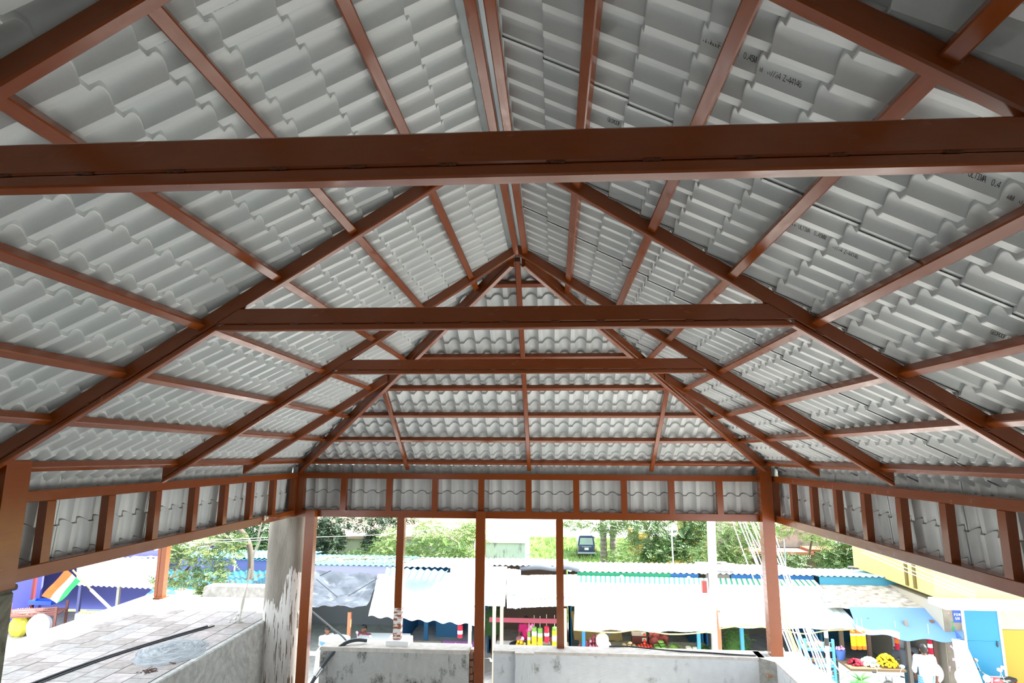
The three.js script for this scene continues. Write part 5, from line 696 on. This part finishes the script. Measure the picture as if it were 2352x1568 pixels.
{ const T = thing('basket', 'wide black basket holding yellow lemons', 'basket', [-0.75, yV + 0.001, -13.1]); mesh('basket_wall', new THREE.LatheGeometry([[0, 0], [0.22, 0], [0.36, 0.13], [0.38, 0.15], [0.35, 0.14], [0.2, 0.03], [0, 0.03]].map(p => new THREE.Vector2(...p)), 28), M('#1d1e20', 0.5), T); mesh('rim', new THREE.TorusGeometry(0.37, 0.015, 6, 30).rotateX(Math.PI / 2).translate(0, 0.15, 0), M('#2a2b2e', 0.5), T); }
function leafHeap(name, label, cx, cz, rx, rz, h, n, cols, y = yV, kind = 'fine', size = 0.35) { const T = thing(name, label, 'greens', [cx, y, cz]); mesh('heap_core', grid((s, t) => { const a = s * 6.283, b = t * Math.PI / 2; return V(Math.cos(a) * Math.cos(b) * rx * 0.8, Math.sin(b) * h * 0.85, Math.sin(a) * Math.cos(b) * rz * 0.8); }, 20, 8), M(cols[0], 0.9), T); foliage(T, 'leaves', [[0, 0, 0, rx, h, rz]].map(b => [0, h * 0.45, 0, rx, h * 0.55, rz]), n, kind, cols, size); return T; }
leafHeap('leafy_greens', 'tall heap of dark leafy greens right of the orange post', 5.95, -13.4, 0.55, 0.45, 1.05, 420, ['#3f6428', '#6d9444'], yV - 0.2); leafHeap('leafy_greens', 'small bunch of greens at the feet of the coral-topped person', 3.98, -13.1, 0.22, 0.2, 0.3, 90, ['#7da046', '#a8c070']); leafHeap('leafy_greens', 'dark greens beside the white radishes', 4.95, -13.5, 0.28, 0.2, 0.18, 80, ['#3d6a2a', '#5f8f3c']); leafHeap('leafy_greens', 'dark green foliage behind the middle column', -1.85, -14.4, 0.45, 0.4, 0.9, 260, ['#2e4f26', '#4d7438'], -5.6); leafHeap('jasmine_heap', 'pale green and white jasmine heap before the terracotta tub', 0.1, -12.95, 0.24, 0.2, 0.24, 150, ['#a9c07e', '#e4ecc8'], yV, 'broad', 0.28);
// flower heaps: merged blossoms nobody could count
function blossoms(label, cx, y, cz, rx, rz, h, n, col, r = 0.035) { const im = new THREE.InstancedMesh(new THREE.IcosahedronGeometry(r, 1), M(col, 0.8), n), m = new THREE.Matrix4(); for (let i = 0; i < n; i++) { const a = rr(0, 6.283), q = Math.sqrt(rnd()); m.makeRotationY(a).setPosition(Math.cos(a) * q * rx, h * (1 - q * q) + rr(0, 0.02), Math.sin(a) * q * rz); im.setMatrixAt(i, m); } im.name = numbered('flower_heap'); im.position.set(cx, y, cz); im.userData = { kind: 'stuff', label, category: 'flowers' }; scene.add(im); return im; }
blossoms('heap of yellow marigolds on the thatch stall counter', -0.32, yV, -12.95, 0.2, 0.18, 0.22, 120, '#f2c62a'); blossoms('bunch of yellow flowers on the purple cloth', -2.75, yV, -12.9, 0.35, 0.2, 0.14, 130, '#f0cf3a'); blossoms('white flowers at the edge of the purple cloth', -2.3, yV, -12.8, 0.25, 0.16, 0.08, 70, '#f2f2ec'); blossoms('pink flower heap next to the lemon basket', -0.6, yV, -12.72, 0.16, 0.1, 0.08, 50, '#e7a7d2');
// garlands: strung sections of blossoms
function garland(label, p, len, secs, w = 0.075, group) { const T = thing('flower_garland', label, 'garland', [p.x, p.y - len, p.z], 0, group); let y = len; for (const [f, c] of secs) { const h = f * len, gs = []; const n = Math.max(2, Math.round(h / 0.045)); for (let i = 0; i < n; i++) for (let k = 0; k < 6; k++) { const a = k * 1.047 + i; gs.push(new THREE.IcosahedronGeometry(w * 0.52, 0).translate(Math.cos(a) * w * 0.6, y - h * (i + 0.5) / n, Math.sin(a) * w * 0.6)); } mesh('garland_section', gs, M(c, 0.85), T); y -= h; } mesh('string', rod(V(0, len, 0), V(0, len + 0.35, 0), 0.006), M('#d8d2c0', 0.8), T); return T; }
const GN = '#6f9c46', WH = '#f4f2ea', YL = '#f2c820', RD = '#b81f3c', OR = '#e0741e';
garland('long yellow and white garland, leftmost of two by the marigold heap', at(1227, 1440, -12.6), 0.52, [[0.22, GN], [0.25, WH], [0.53, YL]]); garland('long yellow and white garland, right of two by the marigold heap', at(1240.5, 1442, -12.6), 0.55, [[0.26, GN], [0.2, WH], [0.54, YL]]); garland('crimson and white garland above the terracotta tub', at(1255.5, 1438, -12.6), 0.46, [[0.4, RD], [0.2, WH], [0.4, RD]]); garland('short yellow garland with green top beside the seated person in pink', at(1215, 1450, -12.7), 0.4, [[0.4, GN], [0.2, WH], [0.4, YL]], 0.05); garland('thick yellow and white garland touching the slender column', at(1274, 1440, -12.5), 0.7, [[0.14, GN], [0.18, YL], [0.24, WH], [0.44, YL]], 0.08); garland('red and white garland hanging over the purple cloth', at(1057, 1436, -12.6), 0.35, [[0.4, RD], [0.3, WH], [0.3, RD]], 0.08);
[[1958, 'first'], [1970, 'second'], [1981, 'third']].forEach(([u, o], i) => garland(`yellow marigold garland at the flower stall front, ${o} from the steel pole`, at(u, 1449, -11.7), 0.48, [[0.12, OR], [0.1, WH], [0.6, YL], [0.18, OR]], 0.07)); garland('orange and red garland hanging under the blue tarpaulin', at(2058, 1455, -12.0), 0.42, [[0.3, RD], [0.3, OR], [0.4, RD]], 0.06); garland('crimson and white garland beside the standing person', at(2134, 1462, -11.8), 0.6, [[0.3, RD], [0.18, WH], [0.28, RD], [0.24, WH]], 0.065);
// flower cart
{ const x0 = 8.3, T = thing('flower_cart', 'white panelled cart piled with flowers in front of the flower stall', 'cart', [9.25, GY, -11.7]); mesh('cart_body', box(-0.75, 0.65, 0.35, 0.98, -0.4, 0.45, 0.02), M('#e9e9e6', 0.6), T); for (let i = 0; i < 4; i++) mesh('panel', box(-0.72 + i * 0.34, -0.42 + i * 0.34, 0.38, 0.82, 0.45, 0.47), M('#d7d9da', 0.6), T); mesh('tray', box(-0.8, 0.7, 0.98, 1.04, -0.45, 0.5, 0.02), M('#7d6448', 0.8), T); for (const x of [-0.6, 0.5]) mesh('wheel', new THREE.TorusGeometry(0.2, 0.04, 8, 20).translate(x, 0.24, 0.4), M('#2a2a2c', 0.7), T); }
blossoms('crimson flowers at the left of the flower cart', 8.78, GY + 1.04, -11.6, 0.2, 0.2, 0.12, 80, '#a81c34'); blossoms('white jasmine heap in the middle of the flower cart', 9.15, GY + 1.04, -11.6, 0.25, 0.25, 0.17, 110, '#eceadc'); blossoms('yellow marigold heap at the right of the flower cart', 9.62, GY + 1.04, -11.6, 0.3, 0.28, 0.26, 170, '#f2c41c');
// blue rack with clay pots
{ const T = thing('blue_rack', 'blue steel rack of wire shelves with clay-coloured goods behind the steel pole', 'rack', [7.35, GY, -10.6]), bm = M('#4fa0d0', 0.5); for (const x of [-0.36, 0.36]) for (const z of [-0.2, 0.2]) mesh('upright', box(x - 0.03, x + 0.03, 0, 2.0, z - 0.03, z + 0.03), bm, T); for (const y of [0.3, 1.0, 1.3, 1.7]) { const s = mesh('shelf', box(-0.38, 0.38, y, y + 0.05, -0.22, 0.22), bm, T); const bars = []; for (let i = 0; i < 7; i++) bars.push(rod(V(-0.34 + i * 0.113, y + 0.05, 0.22), V(-0.34 + i * 0.113, y + 0.22, 0.22), 0.008)); mesh('shelf_guard', [...bars, rod(V(-0.36, y + 0.22, 0.22), V(0.36, y + 0.22, 0.22), 0.012)], bm, s); } mesh('blue_tray', box(-0.36, 0.36, 0, 0.28, -0.2, 0.26), M('#58b6de', 0.5), T); }
const pot = new THREE.LatheGeometry([[0, 0], [0.05, 0], [0.085, 0.05], [0.08, 0.1], [0.055, 0.13], [0.065, 0.145]].map(p => new THREE.Vector2(...p)), 14);
for (const [y, n, l] of [[0.35, 4, 'lowest'], [1.05, 4, 'second'], [1.35, 4, 'third'], [1.75, 4, 'top']]) for (let i = 0; i < n; i++) { const m = mesh('clay_pot', pot, M(['#c07a4a', '#b06a3e', '#cc8a5a'][i % 3], 0.8)); m.position.set(7.08 + i * 0.18, GY + y, -10.58); tag(m, `small clay pot on the ${l} shelf of the blue rack`, 'pot', 'clay pots on the blue rack'); }
// boxes, bags and buckets
const carton = (l, x, y, z, w, h, d, c) => { const T = thing('cardboard_box', l, 'box', [x, y, z]); mesh('carton', rbox(w, h, d, 0.01, 0, h / 2, 0), M(c, 0.85), T); mesh('box_label', box(w * 0.15, w * 0.42, h * 0.45, h * 0.85, d / 2, d / 2 + 0.004), M('#e6e0d2', 0.8), T); };
carton('brown carton with white label behind the small bag', 2.72, yV + 0.18, -14.9, 0.6, 0.24, 0.3, '#8a6f4e'); carton('dark red carton behind the tomatoes', 3.05, yV, -14.0, 0.5, 0.26, 0.3, '#6e3a34'); carton('open-flapped white topped carton above the dark red one', 3.03, yV + 0.27, -14.0, 0.46, 0.14, 0.28, '#c9b8a4'); carton('pale carton left of the person in coral', 3.5, yV + 0.22, -14.95, 0.5, 0.26, 0.3, '#bfa585'); carton('wide grey steel tray box right of the person in coral', 4.45, yV + 0.2, -14.9, 0.75, 0.22, 0.3, '#8d8578');
for (const [l, u, v, z, r, c] of [['clear plastic bag of pale snacks on the onion heap', 1384, 1470, -13.0, 0.2, '#eee6cf'], ['small clear plastic bag beside the potatoes', 1394, 1482, -13.0, 0.13, '#e6dcdc'], ['white sack standing on the left stall floor', 90, 1440, -15.6, 0.42, '#cfcdd4'], ['yellow sack under the wooden bed at the left', 45, 1440, -15.9, 0.36, '#d8d24e'], ['dark grey plastic bag among the cartons', 1398, 1464, -14.4, 0.14, '#6f7276'], ['lumpy white sack right of the flower stall', 2215, 1556, -11.0, 0.22, '#c6c4c0'], ['pale bag beside the standing person', 2145, 1545, -11.4, 0.24, '#d8d6d2']]) { const p = at(u, v, z), y0 = p.y - r; const o = mesh(/sack/.test(l) ? 'sack' : /sheeting/.test(l) ? 'sheeting' : 'plastic_bag', grid((s, t) => { const a = s * 6.283, b = (t - 0.5) * Math.PI, n = 1 + 0.22 * fbm(Math.cos(a) * 2 + u, Math.sin(a) * 2, t * 4) + 0.05 * Math.sin(a * 9) * Math.cos(b); return V(Math.cos(a) * Math.cos(b) * r * n, (Math.sin(b) * 1.15 + 1) * r, Math.sin(a) * Math.cos(b) * r * n * 0.8); }, 40, 20), M(c, 0.45)); o.position.set(p.x, Math.max(GY, y0), z); tag(o, l, /sack/.test(l) ? 'sack' : 'bag'); }
{ const p = at(1342, 1452, -14.2), o = mesh('sackcloth', quadSheet(V(-0.7, 0.75, -0.4), V(0.9, 0.7, -0.4), V(-0.6, 0.0, 0.3), V(1.0, 0, 0.3), (s, t) => 0.14 * fbm(s * 5, t * 4, 4), 30, 16), M('#8f7a50', 0.95)); o.position.set(1.55, yV + 0.02, -14.5); tag(o, 'brown sackcloth draped behind the onions', 'cloth'); }
{ const p = at(961, 1470, -12.6), T = thing('drink_bucket', 'white and yellow plastic bucket on a red stool under the cloth stall', 'bucket', [p.x, GY, -12.6]); mesh('bucket', cyl(0.1, 0.125, 0.3, 0, 0.62, 0, 20), M('#e9b92a', 0.5), T); mesh('bucket_lid', cyl(0.13, 0.13, 0.09, 0, 0.88, 0, 20), M('#f0eeea', 0.5), T); mesh('stool', cyl(0.09, 0.06, 0.62, 0, 0, 0, 12), M('#a5453a', 0.6), T); }
{ const T = thing('terracotta_tub', 'terracotta tub behind the jasmine heap', 'tub', [0.35, yV, -13.3]); mesh('tub_wall', new THREE.LatheGeometry([[0, 0], [0.16, 0], [0.21, 0.3], [0.225, 0.3], [0.2, 0.27], [0, 0.25]].map(p => new THREE.Vector2(...p)), 24), M('#a86a50', 0.8), T); }
{ const a = at(870, 1460, -13), T = thing('painted_counter', 'turquoise and white painted counter below the slender column', 'counter', [a.x + 0.15, GY, -12.9]); const pt = tex(128, 128, (x, y) => fbm(x * 4, y * 5, 3, 2) > 0.02 ? [70, 190, 214] : [236, 242, 242]); mesh('counter_body', box(-0.75, 0.75, 0, 1.05, -0.4, 0.3, 0.02), new THREE.MeshPhysicalMaterial({ map: pt, roughness: 0.6, side: THREE.DoubleSide }), T); mesh('counter_top', box(-0.8, 0.8, 1.05, 1.1, -0.45, 0.36, 0.01), M('#d8e2e4', 0.5), T); }
{ const p = at(2012, 1490, -12.2), T = thing('blue_bucket', 'blue bucket of pink flowers beside the flower cart', 'bucket', [8.55, GY + 1.04, -12.0]); mesh('bucket', cyl(0.1, 0.14, 0.26, 0, 0, 0, 18), M('#4a6fb4', 0.5), T); const bs = []; for (let i = 0; i < 24; i++) bs.push(new THREE.IcosahedronGeometry(0.03, 0).translate(rr(-0.13, 0.13), 0.27 + rr(0, 0.07), rr(-0.13, 0.13))); mesh('posy', bs, M('#d9a3c4', 0.8), T); }
{ const T = thing('green_bin', 'bright green plastic bin with long leaves right of the blue rack', 'bin', [8.12, GY, -9.9]); mesh('bin', cyl(0.2, 0.24, 1.1, 0, 0, 0, 20), M('#4cb84e', 0.45), T); const lv = []; for (let i = 0; i < 7; i++) { const a = i * 0.9; lv.push(grid((s, t) => V(Math.cos(a) * t * 0.75 + (s - 0.5) * 0.06 * (1 - t), 1.15 + t * 0.55 - t * t * 0.55, Math.sin(a) * t * 0.5 + (s - 0.5) * 0.05 * (1 - t)), 2, 10)); } mesh('long_leaves', lv, M('#4f8240', 0.6), T); }
// left stall: wooden bed with produce, blue tray, flag on a pole
{ const p = at(75, 1410, -16), T = thing('slatted_bed', 'brown slatted produce bed at the far left', 'bed', [p.x, GY, -16], 0.35), wm = M('#8a5a52', 0.7); for (let i = 0; i < 7; i++) mesh('slat', box(-1.0, 1.0, 0.78, 0.82, -0.55 + i * 0.17, -0.42 + i * 0.17), wm, T); for (let i = 0; i < 4; i++) mesh('side_rail', box(-1.0, 1.0, 0.84 + i * 0.07, 0.88 + i * 0.07, 0.6, 0.64), wm, T); for (const x of [-0.95, 0.95]) for (const z of [-0.5, 0.58]) mesh('leg', box(x - 0.04, x + 0.04, 0, 1.1, z - 0.04, z + 0.04), wm, T);
  heap('shallot', 'small pink shallot on the slatted bed at the far left', 'shallot', 'shallots on the slatted bed', onion, ['#c98a9a', '#dcb4bc', '#b8c49a'].map(c => M(c, 0.5)), p.x, -16, 0.8, 0.4, 0.2, 70, GY + 0.82);
  const t = thing('blue_tray', 'deep blue plastic tray on the slatted bed', 'tray', [p.x + 0.1, GY + 1.06, -16.35]); mesh('tray_bowl', [box(-0.45, 0.45, 0, 0.03, -0.2, 0.2), box(-0.45, 0.45, 0, 0.14, -0.22, -0.2), box(-0.45, 0.45, 0, 0.14, 0.2, 0.22), box(-0.47, -0.45, 0, 0.14, -0.22, 0.22), box(0.45, 0.47, 0, 0.14, -0.22, 0.22)], M('#2a56c0', 0.4), t); }
{ const a = at(186, 1332, -8), b = at(262, 1405, -8), T = thing('flag', 'saffron, white and green flag on a wooden pole at the left', 'flag', [b.x, b.y, b.z]); const L = g => g.translate(-b.x, -b.y, -b.z); mesh('pole', L(rod(a.clone().add(V(-0.25, 0.24, 0)), a.clone().lerp(b, 0.35), 0.02)), M('#b98a58', 0.7), T); mesh('pole_sleeve', L(rod(a.clone().lerp(b, 0.3), b, 0.035)), M('#d6d4d2', 0.5), T);
  const c00 = at(185, 1315, -8), s1 = at(98, 1372, -8), bands = ['#e8641e', '#f4f2ee', '#1f9a5c'], q = [[at(152, 1306, -8), at(97, 1368, -8)], [at(166, 1318, -8), at(113, 1376, -8)], [at(174, 1326, -8), at(127, 1386, -8)], [at(186, 1334, -8), at(142, 1378, -8)]];
  bands.forEach((c, i) => mesh('flag_band', L(quadSheet(q[i][0], q[i + 1][0], q[i][1], q[i + 1][1], (s, t) => 0.05 * Math.sin(t * 6 + i + s) * t, 8, 16)), M(c, 0.7, { transmission: 0.2 }), T)); }
{ const a = at(330, 1370, -13.5), o = mesh('blue_sheet', quadSheet(at(350, 1352, -14.5), at(372, 1352, -14.5), at(290, 1408, -13.6), at(352, 1398, -13.6), (s, t) => 0.05 * fbm(s * 5, t * 5, 3), 20, 14), M('#4f7fc4', 0.55)); tag(o, 'blue plastic sheet slanting beside the terrace column', 'sheet'); }
{ const T = thing('crate', 'stacked wire crates of orange produce behind the terrace kerb', 'crate', [at(205, 1400, -15).x, GY, -15.2]); for (let i = 0; i < 4; i++) { const c = mesh('crate_tier', box(-0.45, 0.45, i * 0.28, i * 0.28 + 0.24, -0.3, 0.3), M('#8d939a', 0.6), T); mesh('produce', [0, 1, 2, 3, 4, 5].map(k => ball(0.05, -0.35 + k * 0.14, i * 0.28 + 0.25, 0.2)), M('#d9743a', 0.5), c); } }
{ const o = mesh('hanging_sheet', quadSheet(at(2186, 1466, -11.2), at(2212, 1470, -11.2), at(2198, 1575, -11.0), at(2262, 1575, -11.0), (s, t) => 0.06 * Math.sin(s * 14 + t * 2), 30, 16), M('#d9d6d2', 0.6, { transmission: 0.2 })); tag(o, 'white plastic sheet hanging at the right end of the flower stall', 'sheet'); }
renderer.render(scene, camera);
